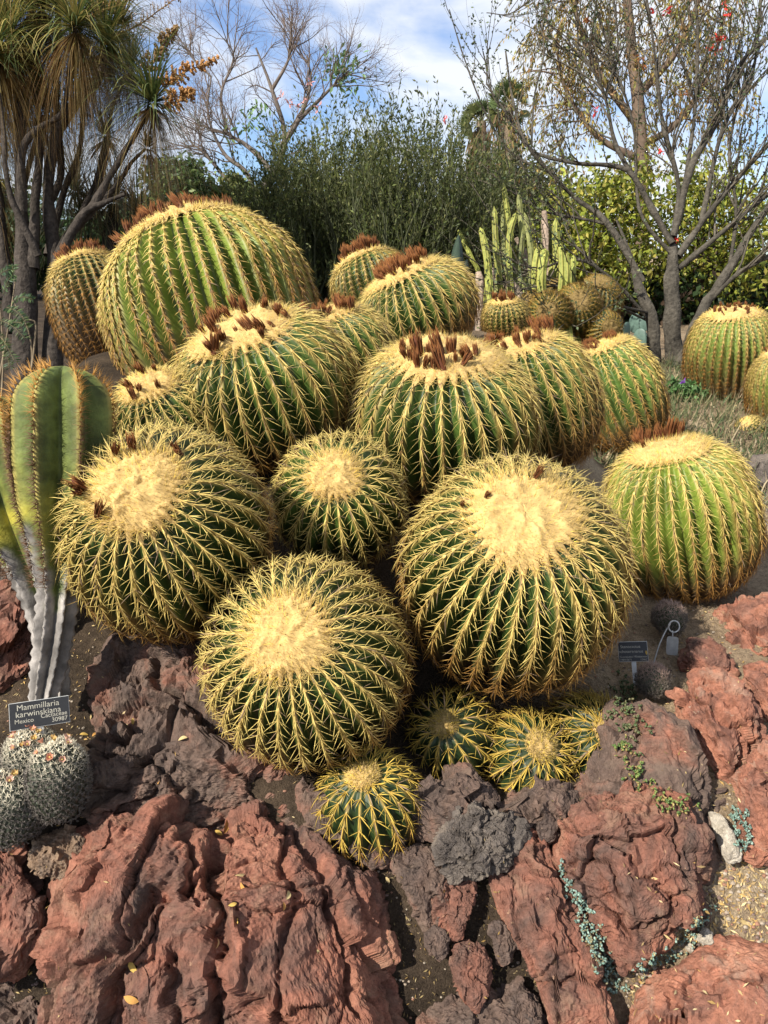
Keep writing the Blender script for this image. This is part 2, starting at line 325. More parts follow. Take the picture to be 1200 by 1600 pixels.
rock('lava_boulder', 'huge rough red lava boulder with a deep cleft under the globe cactus', [(118, 1292), (180, 1262), (245, 1268), (300, 1285), (345, 1300), (370, 1280), (430, 1275), (480, 1300), (520, 1315), (555, 1345), (572, 1400), (592, 1470), (602, 1540), (628, 1600), (650, 1720), (70, 1720), (92, 1560), (95, 1520), (110, 1450), (105, 1400), (125, 1350)], K['rock_red'], .16, 7, 3, .02, 58, .74, 2.4,
     [([(352, 1296), (342, 1380), (352, 1440), (350, 1560), (330, 1700)], .045, .012), ([(262, 1400), (250, 1430), (215, 1475), (195, 1500)], .045, .017), ([(300, 1300), (318, 1350), (305, 1400)], .03, .010), ([(120, 1530), (170, 1505), (190, 1520), (180, 1580)], .025, .010), ([(455, 1290), (440, 1350), (470, 1420), (440, 1480), (445, 1600)], .022, .008), ([(290, 1500), (280, 1560), (300, 1640)], .035, .012), ([(350, 1365), (420, 1350)], .012, .006), ([(510, 1400), (545, 1480), (560, 1580)], .02, .008)], 22, .55)
rock('lava_rock', 'dark brown weathered lava rock behind the top edge of the red boulder', [(172, 1062), (190, 1018), (240, 1005), (300, 1010), (345, 1050), (385, 1120), (430, 1180), (485, 1212), (490, 1245), (440, 1282), (370, 1292), (340, 1305), (240, 1280), (180, 1275), (128, 1290), (125, 1220), (140, 1140), (152, 1100)], K['rock_brown'], .11, 6, 12, .0, 30, 1.0, 1.6, [([(170, 1140), (230, 1110), (300, 1130), (380, 1180)], .028, .012), ([(240, 1040), (250, 1085), (290, 1100)], .03, .012), ([(128, 1270), (200, 1252), (270, 1180), (280, 1100)], .022, .010)], 18, .45)
rock('lava_rock', 'lumpy red rock at the foot of the pincushion cactus', [(-60, 1300), (15, 1297), (28, 1335), (52, 1362), (62, 1420), (72, 1442), (55, 1480), (42, 1508), (0, 1525), (-60, 1540)], K['rock_red'], .07, 5, 21, .03, 70, 1., 1.5, [], 10)
rock('lava_rock', 'shadowed dark rock in the gap below the lumpy red rock', [(-60, 1520), (30, 1510), (80, 1540), (96, 1600), (90, 1680), (-60, 1680)], K['rock_brown'], .06, 5, 22, -.05, 20, 1., 1.5, [], 10)
rock('lava_rock', 'red crumbling rock leaning at the grey columnar cactus stem', [(-60, 945), (10, 925), (52, 898), (78, 925), (72, 1000), (55, 1060), (40, 1098), (0, 1118), (-60, 1130)], K['rock_red'], .09, 5, 23, .02, 60, 1., 1.6, [], 14)
rock('lava_rock', 'dark grey rock above the red crumbling rock beside the columnar cactus', [(-60, 905), (0, 885), (32, 900), (38, 930), (10, 960), (-60, 965)], K['rock_grey'], .06, 5, 24, .02, 10, 1., 1.3, [], 10)
rock('lava_rock', 'small tan folded stone between the pincushion cactus and red boulder', [(47, 1330), (72, 1312), (108, 1298), (130, 1318), (133, 1350), (117, 1370), (95, 1362), (70, 1364), (50, 1350)], K['rock_tan'], .03, 5, 25, .05, 150, 1.3, 2.2, [], 10)
rock('lava_rock', 'knobbly grey rock just below the small offset cacti', [(688, 1335), (698, 1292), (728, 1270), (770, 1272), (800, 1288), (800, 1322), (782, 1352), (742, 1374), (708, 1370)], K['rock_grey'], .05, 6, 26, .05, 40, 1.15, 1.2, [], 14)
rock('lava_rock', 'long reddish slab leaning below the knobbly grey rock', [(775, 1275), (845, 1325), (880, 1390), (908, 1432), (928, 1492), (935, 1535), (965, 1640), (875, 1640), (852, 1545), (832, 1492), (800, 1450), (772, 1400), (758, 1335)], K['rock_red'], .06, 6, 27, .02, 115, .7, 2.0, [([(815, 1420), (860, 1400), (905, 1440)], .010, .006), ([(850, 1545), (905, 1525), (935, 1530)], .014, .006)], 10, .4)
rock('lava_rock', 'rounded cracked maroon rock in front of the straw covered soil', [(858, 1312), (900, 1268), (960, 1228), (1012, 1236), (1062, 1265), (1094, 1308), (1088, 1355), (1082, 1402), (1052, 1462), (1002, 1502), (975, 1512), (940, 1465), (925, 1422), (890, 1372)], K['rock_red'], .085, 6, 28, .03, 140, .85, 1.3, [([(1045, 1290), (1050, 1340), (1075, 1380)], .02, .006), ([(930, 1425), (1000, 1450), (1060, 1400)], .018, .006), ([(960, 1400), (945, 1350), (900, 1345)], .012, .005), ([(990, 1290), (1020, 1270), (1045, 1290)], .014, .006)], 16, .45)
rock('lava_rock', 'broad shaded brown rock behind the rounded maroon rock', [(880, 1300), (915, 1225), (955, 1150), (990, 1100), (1045, 1125), (1085, 1180), (1112, 1255), (1118, 1340), (1090, 1420), (1040, 1440), (930, 1380)], K['rock_brown'], .07, 5, 29, -.02, 120, .9, 1.4, [], 14, .35)
rock('lava_rock', 'flat orange red rock lying on the straw litter', [(998, 1565), (1018, 1532), (1062, 1520), (1092, 1490), (1150, 1478), (1192, 1498), (1250, 1545), (1250, 1700), (990, 1700)], K['rock_pink'], .06, 5, 30, .015, 20, .6, 1.3, [], 12, .4)
rock('lava_rock', 'tall smooth red rock beside the pale stone', [(1160, 1215), (1190, 1160), (1260, 1140), (1260, 1350), (1182, 1345), (1160, 1295)], K['rock_pink'], .06, 5, 31, .03, 80, .8, 1.3, [], 10)
rock('lava_rock', 'cracked brown rock half in shade below the small red rock', [(1062, 1095), (1092, 1058), (1150, 1075), (1178, 1110), (1185, 1165), (1152, 1238), (1110, 1210), (1072, 1150)], K['rock_pink'], .06, 5, 32, .02, 125, .9, 1.6, [([(1075, 1085), (1110, 1130), (1160, 1160)], .02, .006)], 12, .4)
rock('lava_rock', 'small bright red rock beside the metal plant tag', [(1062, 1015), (1082, 1002), (1105, 1004), (1140, 1028), (1147, 1048), (1118, 1064), (1078, 1052)], K['rock_red'], .03, 5, 33, .03, 150, .8, 1.4, [], 8, .3)
rock('lava_rock', 'crumbly pink rock below the green barrel cactus with shaded foot', [(1118, 965), (1160, 938), (1250, 925), (1250, 1045), (1195, 1062), (1160, 1035), (1135, 1000)], K['rock_pink'], .05, 5, 34, .0, 20, 1.1, 1.4, [], 14, .35)
rock('lava_rock', 'pink rock with a dark crack near the edge of the sandy patch', [(1158, 1070), (1188, 1042), (1250, 1050), (1250, 1150), (1192, 1140), (1172, 1105)], K['rock_pink'], .05, 5, 35, .02, 100, 1., 1.4, [], 10)
rock('lava_rock', 'narrow maroon rock wedged under the knobbly grey rock', [(690, 1372), (712, 1358), (735, 1385), (728, 1425), (712, 1462), (690, 1450), (680, 1410)], K['rock_red'], .03, 5, 36, .03, 100, 1.1, 1.5, [], 8)
rock('lava_rock', 'diamond shaped red rock standing in the shaded gully', [(705, 1500), (718, 1478), (745, 1472), (763, 1500), (762, 1540), (740, 1582), (722, 1560)], K['rock_red'], .03, 5, 37, .03, 100, .9, 1.5, [], 8)
rock('lava_rock', 'little brown rock above the diamond shaped rock', [(667, 1462), (682, 1448), (697, 1458), (698, 1485), (688, 1500), (672, 1488)], K['rock_brown'], .016, 4, 38, .03, 100, 1., 1.3, [], 6)
rock('lava_rock', 'grey brown rock running down beside the shaded gully', [(612, 1340), (655, 1318), (690, 1345), (700, 1400), (690, 1450), (668, 1455), (640, 1400)], K['rock_brown'], .04, 5, 39, .01, 110, .8, 1.6, [], 9)
rock('lava_rock', 'low brown rock at the bottom of the shaded gully', [(660, 1600), (700, 1570), (790, 1560), (840, 1590), (850, 1700), (640, 1700)], K['rock_brown'], .04, 5, 40, .0, 30, 1., 1.4, [], 9)
rock('lava_rock', 'small dark rock between the slab and the diamond shaped rock', [(768, 1450), (790, 1440), (806, 1470), (800, 1500), (780, 1502)], K['rock_brown'], .02, 4, 41, .02, 60, 1., 1.3, [], 6)
rock('lava_rock', 'brown rock at the foot of the long slab', [(790, 1560), (812, 1535), (838, 1560), (845, 1640), (800, 1650)], K['rock_brown'], .03, 5, 42, .03, 80, 1., 1.3, [], 8)
rock('pale_stone', 'pale elongated smooth stone beside the blue green stonecrop', [(1108, 1268), (1120, 1266), (1140, 1295), (1157, 1325), (1155, 1342), (1138, 1348), (1128, 1330), (1118, 1300)], K['pale_stone'], .02, 5, 43, .03, 60, .35, 2., [], 4, .5, .8, group='stones', cat='stone')
rock('pale_stone', 'small cream pebble at the corner of the rounded maroon rock', [(1090, 1468), (1098, 1450), (1112, 1458), (1113, 1474), (1100, 1476)], K['pale_stone'], .011, 4, 44, .012, 60, .6, 1.2, [], 5, group='stones', cat='stone')
rock('pale_stone', 'tiny cream pebble lying lower than the small cream pebble', [(1070, 1482), (1078, 1474), (1086, 1480), (1080, 1487)], K['pale_stone'], .006, 3, 45, .006, 60, .6, 1.2, [], 4, group='stones', cat='stone')
rock('lava_rock', 'pale grey rock behind the barrel with a half shaded side', [(1160, 740), (1180, 715), (1230, 725), (1240, 790), (1200, 800), (1180, 780)], K['rock_grey'], .06, 5, 46, .02, 60, .8, 1.3, [], 8, .3)

rock('lava_rock', 'dark filler rock added for the shadow beneath the dark offset barrel', [(620, 1260), (660, 1225), (720, 1215), (775, 1235), (800, 1275), (760, 1300), (690, 1310), (640, 1300)], K['rock_brown'], .05, 5, 51, .0, 30, 1., 1.4, [], 9, .4)  # filler rock, its dark brown stands in for the black shadow here
rock('lava_rock', 'dark filler rock added for the shadow beneath the offset barrel with yellow crown', [(775, 1265), (800, 1235), (870, 1225), (905, 1240), (900, 1275), (870, 1310), (820, 1310)], K['rock_brown'], .045, 5, 52, .0, 60, 1., 1.4, [], 9, .4)  # second filler rock, dark in place of shadow under the offset
rock('lava_rock', 'dark filler ridge added between the red boulder and offset barrels', [(470, 1235), (520, 1225), (580, 1290), (640, 1320), (620, 1350), (580, 1352), (530, 1320), (480, 1295)], K['rock_brown'], .04, 5, 53, .0, 140, 1., 1.6, [], 9, .4)  # filler rock added in the same shadowed gap, dark brown
# ------------------------------------------------------------------ golden barrel cacti
def view_axis(c, ox, oy, back=False):
    wv = nrm(EYE - c); r = nrm(np.cross(np.array([0, 0, 1.0]), wv)); u = np.cross(wv, r); k = math.sqrt(max(0, 1 - ox * ox - oy * oy))
    return nrm(ox * r + oy * u + (-k if back else k) * wv)
YEL = np.array([.84, .60, .11]); PALE = np.array([.95, .80, .33]); BRN = np.array([.30, .12, .03]); ORG = np.array([.62, .36, .09]); GREY = np.array([.34, .24, .15])
def profile(t, R, h, sq):
    s = np.sin(t); c = np.cos(t); r = R * np.maximum(s, 0) ** sq; z = h * np.sign(c) * np.abs(c) ** .92
    return r, z - .045 * h * np.exp(-(t / .34) ** 2)
def tuft_mesh(seed=5):
    rng = np.random.RandomState(seed); B = Bag(); n = 34
    a = rng.uniform(0, 2 * math.pi, n); r0 = rng.uniform(.05, .22, n); b0 = np.stack([r0 * np.cos(a), r0 * np.sin(a), rng.uniform(-.1, .3, n)], 1)
    tp = np.stack([np.cos(a) * (r0 + rng.uniform(-.05, .18, n)), np.sin(a) * (r0 + rng.uniform(-.05, .18, n)), rng.uniform(.6, 1.08, n)], 1)
    Pt = np.stack([b0, (b0 + tp) / 2 + np.stack([np.cos(a), np.sin(a), a * 0], 1) * .04, tp], 1)
    V, T, pi, st = tubes(Pt, np.tile([.055, .045, .0], (n, 1)), 3, True)
    c = np.array([.115, .040, .012])[None] * rng.uniform(.55, 1.5, (n, 1))[pi] + np.array([.12, .055, .012])[None] * ((st == 2) * .9)[:, None]
    B.add(V, T, c)
    core = np.array([[[0, 0, -.1], [0, 0, .35], [0, 0, .8]]]); V, T, _, _ = tubes(core, np.array([[.2, .17, 0]]), 6, True); B.add(V, T, (.10, .03, .012))
    m = B.mesh('dried_flower'); m.materials.append(M['bristle']); return m
TUFTS = [tuft_mesh(5), tuft_mesh(6), tuft_mesh(7)]
BARRELS = {}
def barrel(label, px, py, rpx, d, ax, hr=1., n=30, sp=.13, sl=.26, crown=.40, tufts=0, seed=1, green=(.05, .115, .028), old=.35, sq=.85, lod=0, back=False, tz=.032, tr=(.35, .95), thick=.00108, tuft_at=None, ybr=1.0, group='golden barrel cacti of the mound', dens=1.):
    rng = np.random.RandomState(seed); c = P(px, py, d); R = rpx * d / FPX; h = R * hr; A = view_axis(c, ax[0], ax[1], back)
    base = c - A * h * .92; g = float(ground(np.array(base[0]), np.array(base[1])))
    root = empty('barrel_cactus', base, label, 'cactus', group, basis_rot(A, np.array([math.cos(seed), math.sin(seed), .1]))); off = np.array([0, 0, h * .92])
    # body ------------------------------------------------
    kseg = 6 if lod == 0 else 4; nt_ = 36 if lod == 0 else 22
    ts = np.linspace(.04, math.pi - .3, nt_); ph = np.arange(n * kseg) / (n * kseg) * 2 * math.pi
    tw = rng.uniform(-.12, .12); ribdep = .20 if n < 36 else .15
    amp_r = 1 + rng.normal(0, .008, n)
    TT, PH = np.meshgrid(ts, ph, indexing='ij'); fr = (PH * n / (2 * math.pi)) % 1; ri = ((PH * n / (2 * math.pi)).round().astype(int)) % n
    cr = np.abs(fr - .5) * 2; gsh = cr ** .9; fade = sstep(.10, .42, TT)
    r, z = profile(TT, R, h, sq); nz = fbm(np.stack([np.cos(PH) * np.sin(TT), np.sin(PH) * np.sin(TT), np.cos(TT)], -1).reshape(-1, 3) * 2.2, 3, seed).reshape(TT.shape)
    k_ = 1 - ribdep * fade * (1 - gsh) * 1.0 + .035 * nz + (amp_r[ri] - 1) * fade * gsh
    PHt = PH + tw * TT; V = np.stack([r * k_ * np.cos(PHt), r * k_ * np.sin(PHt), z * (1 + .03 * nz) + off[2]], -1)
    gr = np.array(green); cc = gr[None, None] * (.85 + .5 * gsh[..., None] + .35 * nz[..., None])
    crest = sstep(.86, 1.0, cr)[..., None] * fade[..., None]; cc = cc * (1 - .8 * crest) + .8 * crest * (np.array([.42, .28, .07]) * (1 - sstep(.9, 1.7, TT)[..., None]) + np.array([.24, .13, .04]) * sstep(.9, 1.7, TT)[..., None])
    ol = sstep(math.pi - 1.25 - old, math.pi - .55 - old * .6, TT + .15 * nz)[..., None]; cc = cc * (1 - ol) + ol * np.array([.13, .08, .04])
    K_ = n * kseg; ii = np.arange(nt_ - 1)[:, None] * K_; jj = np.arange(K_)[None]; j2 = (jj + 1) % K_
    q0, q1, q2, q3 = (ii + jj).ravel(), (ii + j2).ravel(), (ii + K_ + j2).ravel(), (ii + K_ + jj).ravel()
    T = np.concatenate([np.stack([q0, q2, q1], 1), np.stack([q0, q3, q2], 1)])
    nv = V.reshape(-1, 3); nv = np.concatenate([nv, [[0, 0, z[0].mean() + off[2]], [0, 0, z[-1].mean() + off[2]]]]); ccv = np.concatenate([cc.reshape(-1, 3), cc[0, :1], cc[-1, :1]])
    a0 = np.arange(K_); T = np.concatenate([T, np.stack([a0, (a0 + 1) % K_, np.full(K_, len(nv) - 2)], 1), np.stack([(nt_ - 1) * K_ + (a0 + 1) % K_, (nt_ - 1) * K_ + a0, np.full(K_, len(nv) - 1)], 1)])
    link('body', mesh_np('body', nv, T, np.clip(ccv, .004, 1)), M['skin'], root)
    # areoles and spines ----------------------------------
    tf = np.linspace(.05, math.pi - .05, 400); rf, zf = profile(tf, R, h, sq); s = np.concatenate([[0], np.cumsum(np.hypot(np.diff(rf), np.diff(zf)))])
    s0 = np.interp(crown * .8, tf, s); s1 = np.interp(2.62, tf, s); step = sp * R; AP = []; 
    for k in range(n):
        ss = s0 + rng.uniform(0, step); pos = []
        while ss < s1: pos.append(ss); ss += step * rng.uniform(.85, 1.15) 
        AP += [(k, x) for x in pos]
    AP = np.array(AP); kk = AP[:, 0].astype(int); ta = np.interp(AP[:, 1], s, tf); fa = sstep(.10, .42, ta)
    dirs = np.stack([np.cos(kk / n * 6.2831853), np.sin(kk / n * 6.2831853)], 1)
    nza = fbm(np.stack([dirs[:, 0] * np.sin(ta), dirs[:, 1] * np.sin(ta), np.cos(ta)], -1) * 2.2, 3, seed)
    ra, za = profile(ta, R, h, sq); kA = 1 + .035 * nza + (amp_r[kk] - 1) * fa; pa = kk / n * 6.2831853 + tw * ta
    e = np.stack([np.cos(pa), np.sin(pa), pa * 0], 1); Pa = e * (ra * kA)[:, None]; Pa[:, 2] = za * (1 + .03 * nza) + off[2]
    r2, z2 = profile(ta + .03, R, h, sq); dn = e * (r2 - ra)[:, None]; dn[:, 2] += z2 - za; dn = nrm(dn); sd3 = np.cross(np.array([0, 0, 1.0])[None], e); nr = nrm(np.cross(sd3, dn)); nr *= np.sign((nr * (e * np.sin(ta)[:, None] + np.array([0, 0, 1.0]) * np.cos(ta)[:, None])).sum(1, keepdims=True))
    Pa = Pa + nr * R * .006
    if lod == 0: spec = [(40, 24, .92, .72), (-40, 24, .92, .72), (70, 20, .55, .66), (-70, 20, .55, .66), (5, 9, 1.05, 1.1), (-6, 14, .85, 1.1), (0, 30, .95, .95)]
    else: spec = [(44, 22, .95, .85), (-44, 22, .95, .85), (76, 18, .7, .8), (-76, 18, .7, .8), (0, 16, 1.1, 1.1), (10, 32, .95, 1.)]
    if dens < 1: spec = spec[:4] + spec[6:7]
    allP, allR, allC, allT = [], [], [], []; na = len(ta)
    for a, el, lm, tm in spec:
        al = np.radians(a + rng.normal(0, 8, na)); ev = np.radians(el + rng.normal(0, 6, na) + 14 * (1 - sstep(.3, .8, ta))); ln = R * sl * lm * rng.uniform(.78, 1.15, na) * (.72 + .28 * sstep(.2, .8, ta))
        dr = np.cos(ev)[:, None] * (np.cos(al)[:, None] * dn + np.sin(al)[:, None] * sd3) + np.sin(ev)[:, None] * nr
        cv = rng.uniform(.10, .30, na)[:, None] * ln[:, None]
        gdn = -nr * .75 + dn * .4
        if lod == 0: pt = np.stack([Pa, Pa + dr * ln[:, None] * .52 + gdn * cv * .22, Pa + dr * ln[:, None] + gdn * cv], 1); rd = np.stack([np.full(na, thick), np.full(na, thick * .78), np.full(na, 0.)], 1)
        else: pt = np.stack([Pa, Pa + dr * ln[:, None] + gdn * cv * .7], 1); rd = np.stack([np.full(na, thick), np.zeros(na)], 1)
        rd = rd * tm * rng.uniform(.75, 1.2, (na, 1)); kp = rng.rand(na) > .09; allP.append(pt[kp]); allR.append(rd[kp]); allT.append(ta[kp])
    Pt = np.concatenate(allP); Rd = np.concatenate(allR); tt = np.concatenate(allT)
    V, T, pi, st = tubes(Pt, Rd, 3, True); tv = tt[pi] + rng.normal(0, .12, len(Pt))[pi]
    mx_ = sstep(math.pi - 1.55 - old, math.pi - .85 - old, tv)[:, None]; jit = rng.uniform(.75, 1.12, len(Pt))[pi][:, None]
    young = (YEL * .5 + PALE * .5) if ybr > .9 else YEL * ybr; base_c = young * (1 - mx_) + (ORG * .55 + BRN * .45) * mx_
    grey = (rng.rand(len(Pt)) < .07)[pi][:, None]; base_c = np.where(grey, GREY * 1.1, base_c)
    last = (st == st.max()); c3 = base_c * jit; c3 = np.where((st == 0)[:, None], c3 * .62 + BRN * .38, c3); c3 = np.where(last[:, None], c3 * .9 + BRN * .12, c3)
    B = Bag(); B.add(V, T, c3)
    # felted areole pads on the crests
    pad = R * .017; oc = np.array([[1, 0, 0], [0, 1, 0], [-1, 0, 0], [0, -1, 0], [0, 0, 1.]]); Vp = Pa[:, None] + pad * (oc[None, :, 0:1] * dn[:, None] * 1.7 + oc[None, :, 1:2] * sd3[:, None] + oc[None, :, 2:3] * nr[:, None])
    Tp = np.array([[0, 1, 4], [1, 2, 4], [2, 3, 4], [3, 0, 4]])[None] + (np.arange(na) * 5)[:, None, None]
    mp_ = sstep(.8, 1.7, ta)[:, None]; pc_ = np.array([.62, .43, .14]) * (1 - mp_) + np.array([.22, .12, .045]) * mp_; B.add(Vp, Tp, np.repeat(pc_, 5, 0))
    tag(link('spines', B.mesh('spines'), M['spine'], root), kind='stuff')
    # woolly crown ----------------------------------------
    nr_, nph = (16, n * 4) if lod == 0 else (8, n * 2); tc_ = np.linspace(.0, crown, nr_); pp = np.arange(nph) / nph * 6.2831853
    TC, PC = np.meshgrid(tc_, pp, indexing='ij'); edge = 1 + .20 * np.cos((PC - tw * crown) * n) * (TC / crown) ** 3 + .10 * np.sin(PC * 3 + seed) * (TC / crown) ** 2; TE = np.maximum(TC * edge, .002)
    rc, zc = profile(TE, R, h, sq); bumpn = fbm(np.stack([rc * np.cos(PC), rc * np.sin(PC), zc], -1).reshape(-1, 3) / R * 7, 4, seed + 3).reshape(TC.shape)
    lift = R * (.05 + .06 * np.maximum(bumpn, -.3)) * (1 - (TC / crown) ** 4) + R * .006; Vc = np.stack([rc * np.cos(PC), rc * np.sin(PC), zc + lift + off[2]], -1)
    ii = np.arange(nr_ - 1)[:, None] * nph; jj = np.arange(nph)[None]; j2 = (jj + 1) % nph; q0, q1, q2, q3 = (ii + jj).ravel(), (ii + j2).ravel(), (ii + nph + j2).ravel(), (ii + nph + jj).ravel()
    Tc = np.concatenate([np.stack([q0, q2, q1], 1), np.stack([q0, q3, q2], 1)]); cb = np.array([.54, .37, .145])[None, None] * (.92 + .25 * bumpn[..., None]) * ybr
    B = Bag(); B.add(Vc, Tc, cb.reshape(-1, 3))
    nb = int((2200 if lod == 0 else 600) * (R / .22 if lod == 0 else 1)); tb = crown * np.sqrt(rng.uniform(0, 1, nb)) * 1.08; pb = rng.uniform(0, 6.2832, nb); rb, zb = profile(tb, R, h, sq)
    bn = fbm(np.stack([rb * np.cos(pb), rb * np.sin(pb), zb], 1) / R * 7, 4, seed + 3); pbse = np.stack([rb * np.cos(pb), rb * np.sin(pb), zb + off[2] + R * (.034 + .055 * np.maximum(bn, -.3)) * (1 - np.minimum(tb / crown, 1) ** 4)], 1)
    ee = np.stack([np.cos(pb), np.sin(pb), pb * 0], 1); dd = nrm(np.array([0, 0, 1.0]) + ee * (.25 + .55 * (tb / crown))[:, None] + rng.normal(0, .38, (nb, 3))); lb = min(R, .24) * rng.uniform(.04, .10, nb) * (1 + .5 * (tb / crown) ** 2)
    Vb, Tb, pi, st = tubes(np.stack([pbse, pbse + dd * lb[:, None]], 1), np.stack([np.full(nb, thick * .62), np.zeros(nb)], 1), 3, True)
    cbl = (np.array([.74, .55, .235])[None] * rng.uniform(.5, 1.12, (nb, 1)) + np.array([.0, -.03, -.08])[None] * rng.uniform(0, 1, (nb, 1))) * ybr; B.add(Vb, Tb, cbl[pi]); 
    nl_ = 90 if lod == 0 else 40; tb = crown * np.sqrt(rng.uniform(0, 1, nl_)); pb = rng.uniform(0, 6.2832, nl_); rb, zb = profile(tb, R, h, sq); p0_ = np.stack([rb * np.cos(pb), rb * np.sin(pb), zb + off[2] + R * .02], 1); ee = np.stack([np.cos(pb), np.sin(pb), pb * 0], 1); dd = nrm(np.array([0, 0, 1.0]) + ee * (.2 + .8 * tb / crown)[:, None] + rng.normal(0, .3, (nl_, 3))); lb = min(R, .24) * rng.uniform(.09, .17, nl_)
    Vb, Tb, pi, st = tubes(np.stack([p0_, p0_ + dd * lb[:, None]], 1), np.tile([thick * .9, 0], (nl_, 1)), 3, True); B.add(Vb, Tb, (YEL * rng.uniform(.7, 1., (nl_, 1)) * ybr)[pi])
    link('wool_crown', B.mesh('wool_crown'), M['wool'], root)
    # dried flowers ---------------------------------------
    spots = []
    if tuft_at:
        Minv = root.matrix_world.inverted()
        for (qx, qy) in tuft_at:                # where the line of sight meets the crown sphere
            rr_ = ray(qx, qy); oc_ = EYE - c; bq = rr_.dot(oc_); disc = bq * bq - (oc_.dot(oc_) - R * R * max(1, hr * hr) * .96)
            pt = EYE + rr_ * (-bq - math.sqrt(max(disc, 0))); l_ = np.array(Minv @ Vector(pt)); 
            th_ = math.atan2(math.hypot(l_[0], l_[1]) / R, max((l_[2] - off[2]) / h, .01)); spots.append((th_, math.atan2(l_[1], l_[0])))
    for k in range(tufts): spots.append((crown * rng.uniform(*tr), (k + rng.uniform(-.4, .4)) * 2.399963))
    for k, (th_, pz) in enumerate(spots):
        r_, z_ = profile(np.array(th_), R, h, sq); o = link('dried_flower', TUFTS[k % 3], None, root); s_ = 1.2 * tz * rng.uniform(.45, 1.2)
        o.location = (float(r_) * math.cos(pz), float(r_) * math.sin(pz), float(z_) + off[2] + R * .05); o.scale = (s_ * .72, s_ * .72, s_)
        o.rotation_euler = (rng.normal(0, .25) - .35 * th_ * math.sin(pz), rng.normal(0, .25) + .35 * th_ * math.cos(pz), rng.uniform(0, 6.28))
    return root
DK = (.025, .046, .009); MD = (.042, .072, .012); LT = (.135, .18, .025)
barrel('round golden barrel turned outward over the red boulder, bare woolly centre', 482, 1035, 156, 1.80, (-.19, .25), 1., 28, .108, .27, .36, 0, 11, DK, .55, tuft_at=[(372, 930)], tz=.02)
barrel('largest globe with wide cream crown and two dark dried buds', 803, 900, 174, 1.92, (.06, .50), 1.0, 30, .103, .25, .43, 0, 12, DK, .62, tuft_at=[(770, 787), (833, 762), (735, 800)], tz=.045)
barrel('leaning golden barrel beside the columnar cactus with brown buds round its crown', 264, 836, 157, 1.88, (-.24, .43), 1.03, 28, .108, .27, .38, 0, 13, DK, .55, tuft_at=[(188, 722), (212, 716), (270, 714), (278, 722), (166, 802), (148, 768), (140, 775)], tz=.045)
barrel('smaller golden barrel cradled between four larger ones', 530, 786, 102, 2.16, (-.06, .42), 1., 22, .150, .36, .35, 0, 14, MD, .2)
barrel('golden barrel with upright ring of rusty dried flowers above the cradled one', 692, 657, 146, 2.52, (.03, .90), .80, 30, .120, .27, .56, 0, 15, MD, .2, tuft_at=[(632, 545), (640, 552), (655, 535), (672, 530), (690, 528), (706, 530), (722, 535), (735, 540), (650, 560), (664, 562), (678, 565), (692, 562), (628, 535), (745, 535), (712, 545), (725, 552)], tz=.062)
barrel('golden barrel crowded behind the one with an upright ring of flowers', 838, 632, 98, 2.80, (-.36, .90), 1.1, 30, .13, .30, .58, 34, 16, MD, .3, tz=.05, tr=(.5, 1.0))
barrel('broad golden barrel leaning away, tufts of rusty flowers beside its pale crown', 414, 606, 140, 2.52, (-.30, .86), .78, 30, .135, .31, .52, 22, 17, MD, .25, tz=.05, tr=(.3, 1.0))
barrel('golden barrel half hidden between the giant and the leaning broad one', 535, 560, 84, 2.98, (-.32, .92), .92, 28, .14, .30, .55, 24, 18, MD, .25, lod=0, tz=.05, tr=(.4, 1.))
barrel('giant many ribbed golden barrel with a dark rusty flower rim and bright ribs', 337, 504, 163, 3.22, (-.29, .92), .98, 42, .07, .135, .58, 130, 19, LT, .45, .8, 0, True, tz=.056, tr=(.2, .85), thick=.0018)
barrel('tall shaded barrel standing behind the giant one by the palm trunk', 158, 494, 72, 3.60, (-.20, .95), 1.35, 34, .11, .22, .55, 46, 20, (.06, .09, .025), .9, .8, 1, True, tz=.045, tr=(.15, .8), thick=.002)
barrel('golden barrel with a rusty comb of flowers in front of the twiggy shrub', 583, 452, 66, 3.85, (-.36, .92), .86, 30, .11, .22, .60, 70, 21, MD, .3, .85, 1, True, tz=.055, tr=(.1, .75), thick=.002)
barrel('golden barrel tipped sideways with a slanting rusty comb of flowers', 652, 488, 96, 3.42, (-.42, .90), .72, 32, .12, .28, .58, 80, 22, MD, .3, .85, 0, False, tz=.055, tr=(.1, .75))
barrel('small round barrel near the columnar cactus thicket', 790, 500, 37, 4.25, (-.10, .95), .9, 26, .15, .3, .5, 16, 23, MD, .3, .85, 1, thick=.0022, tz=.04)
barrel('small barrel peeping out behind the crowded one', 846, 562, 40, 3.45, (-.10, .93), 1., 26, .15, .32, .5, 10, 24, MD, .3, .85, 1, thick=.002, tz=.04)
barrel('tall cylindrical barrel with worn crown beside the bare tree', 962, 618, 73, 3.72, (-.40, .905), 1.18, 28, .10, .22, .50, 40, 25, (.09, .15, .03), .3, .72, 0, tz=.035, tr=(.2, .8), thick=.0018)
barrel('bright green barrel with its foot half in shade near the metal tag', 1062, 812, 117, 2.40, (-.25, .88), 1.06, 32, .105, .22, .40, 0, 26, LT, .35, .78, tuft_at=[(1005, 690), (1015, 683), (1025, 680), (1035, 680), (1045, 680), (1058, 682), (1010, 700), (1018, 703), (1040, 690), (1052, 690), (1000, 697)], tz=.05)
barrel('pale green barrel with brown skirt standing under the bare tree', 1142, 562, 69, 5.00, (-.06, .965), 1.14, 36, .09, .17, .52, 36, 27, (.15, .21, .04), .75, .74, 1, tz=.03, tr=(.1, .8), thick=.0026, group='barrel cacti beyond the mound')
barrel('tall yellow spined barrel with a baby barrel at its foot', 1228, 615, 58, 4.40, (-.12, .96), 1.2, 34, .09, .18, .5, 10, 28, (.15, .20, .04), .6, .74, 1, thick=.0024, group='barrel cacti beyond the mound')
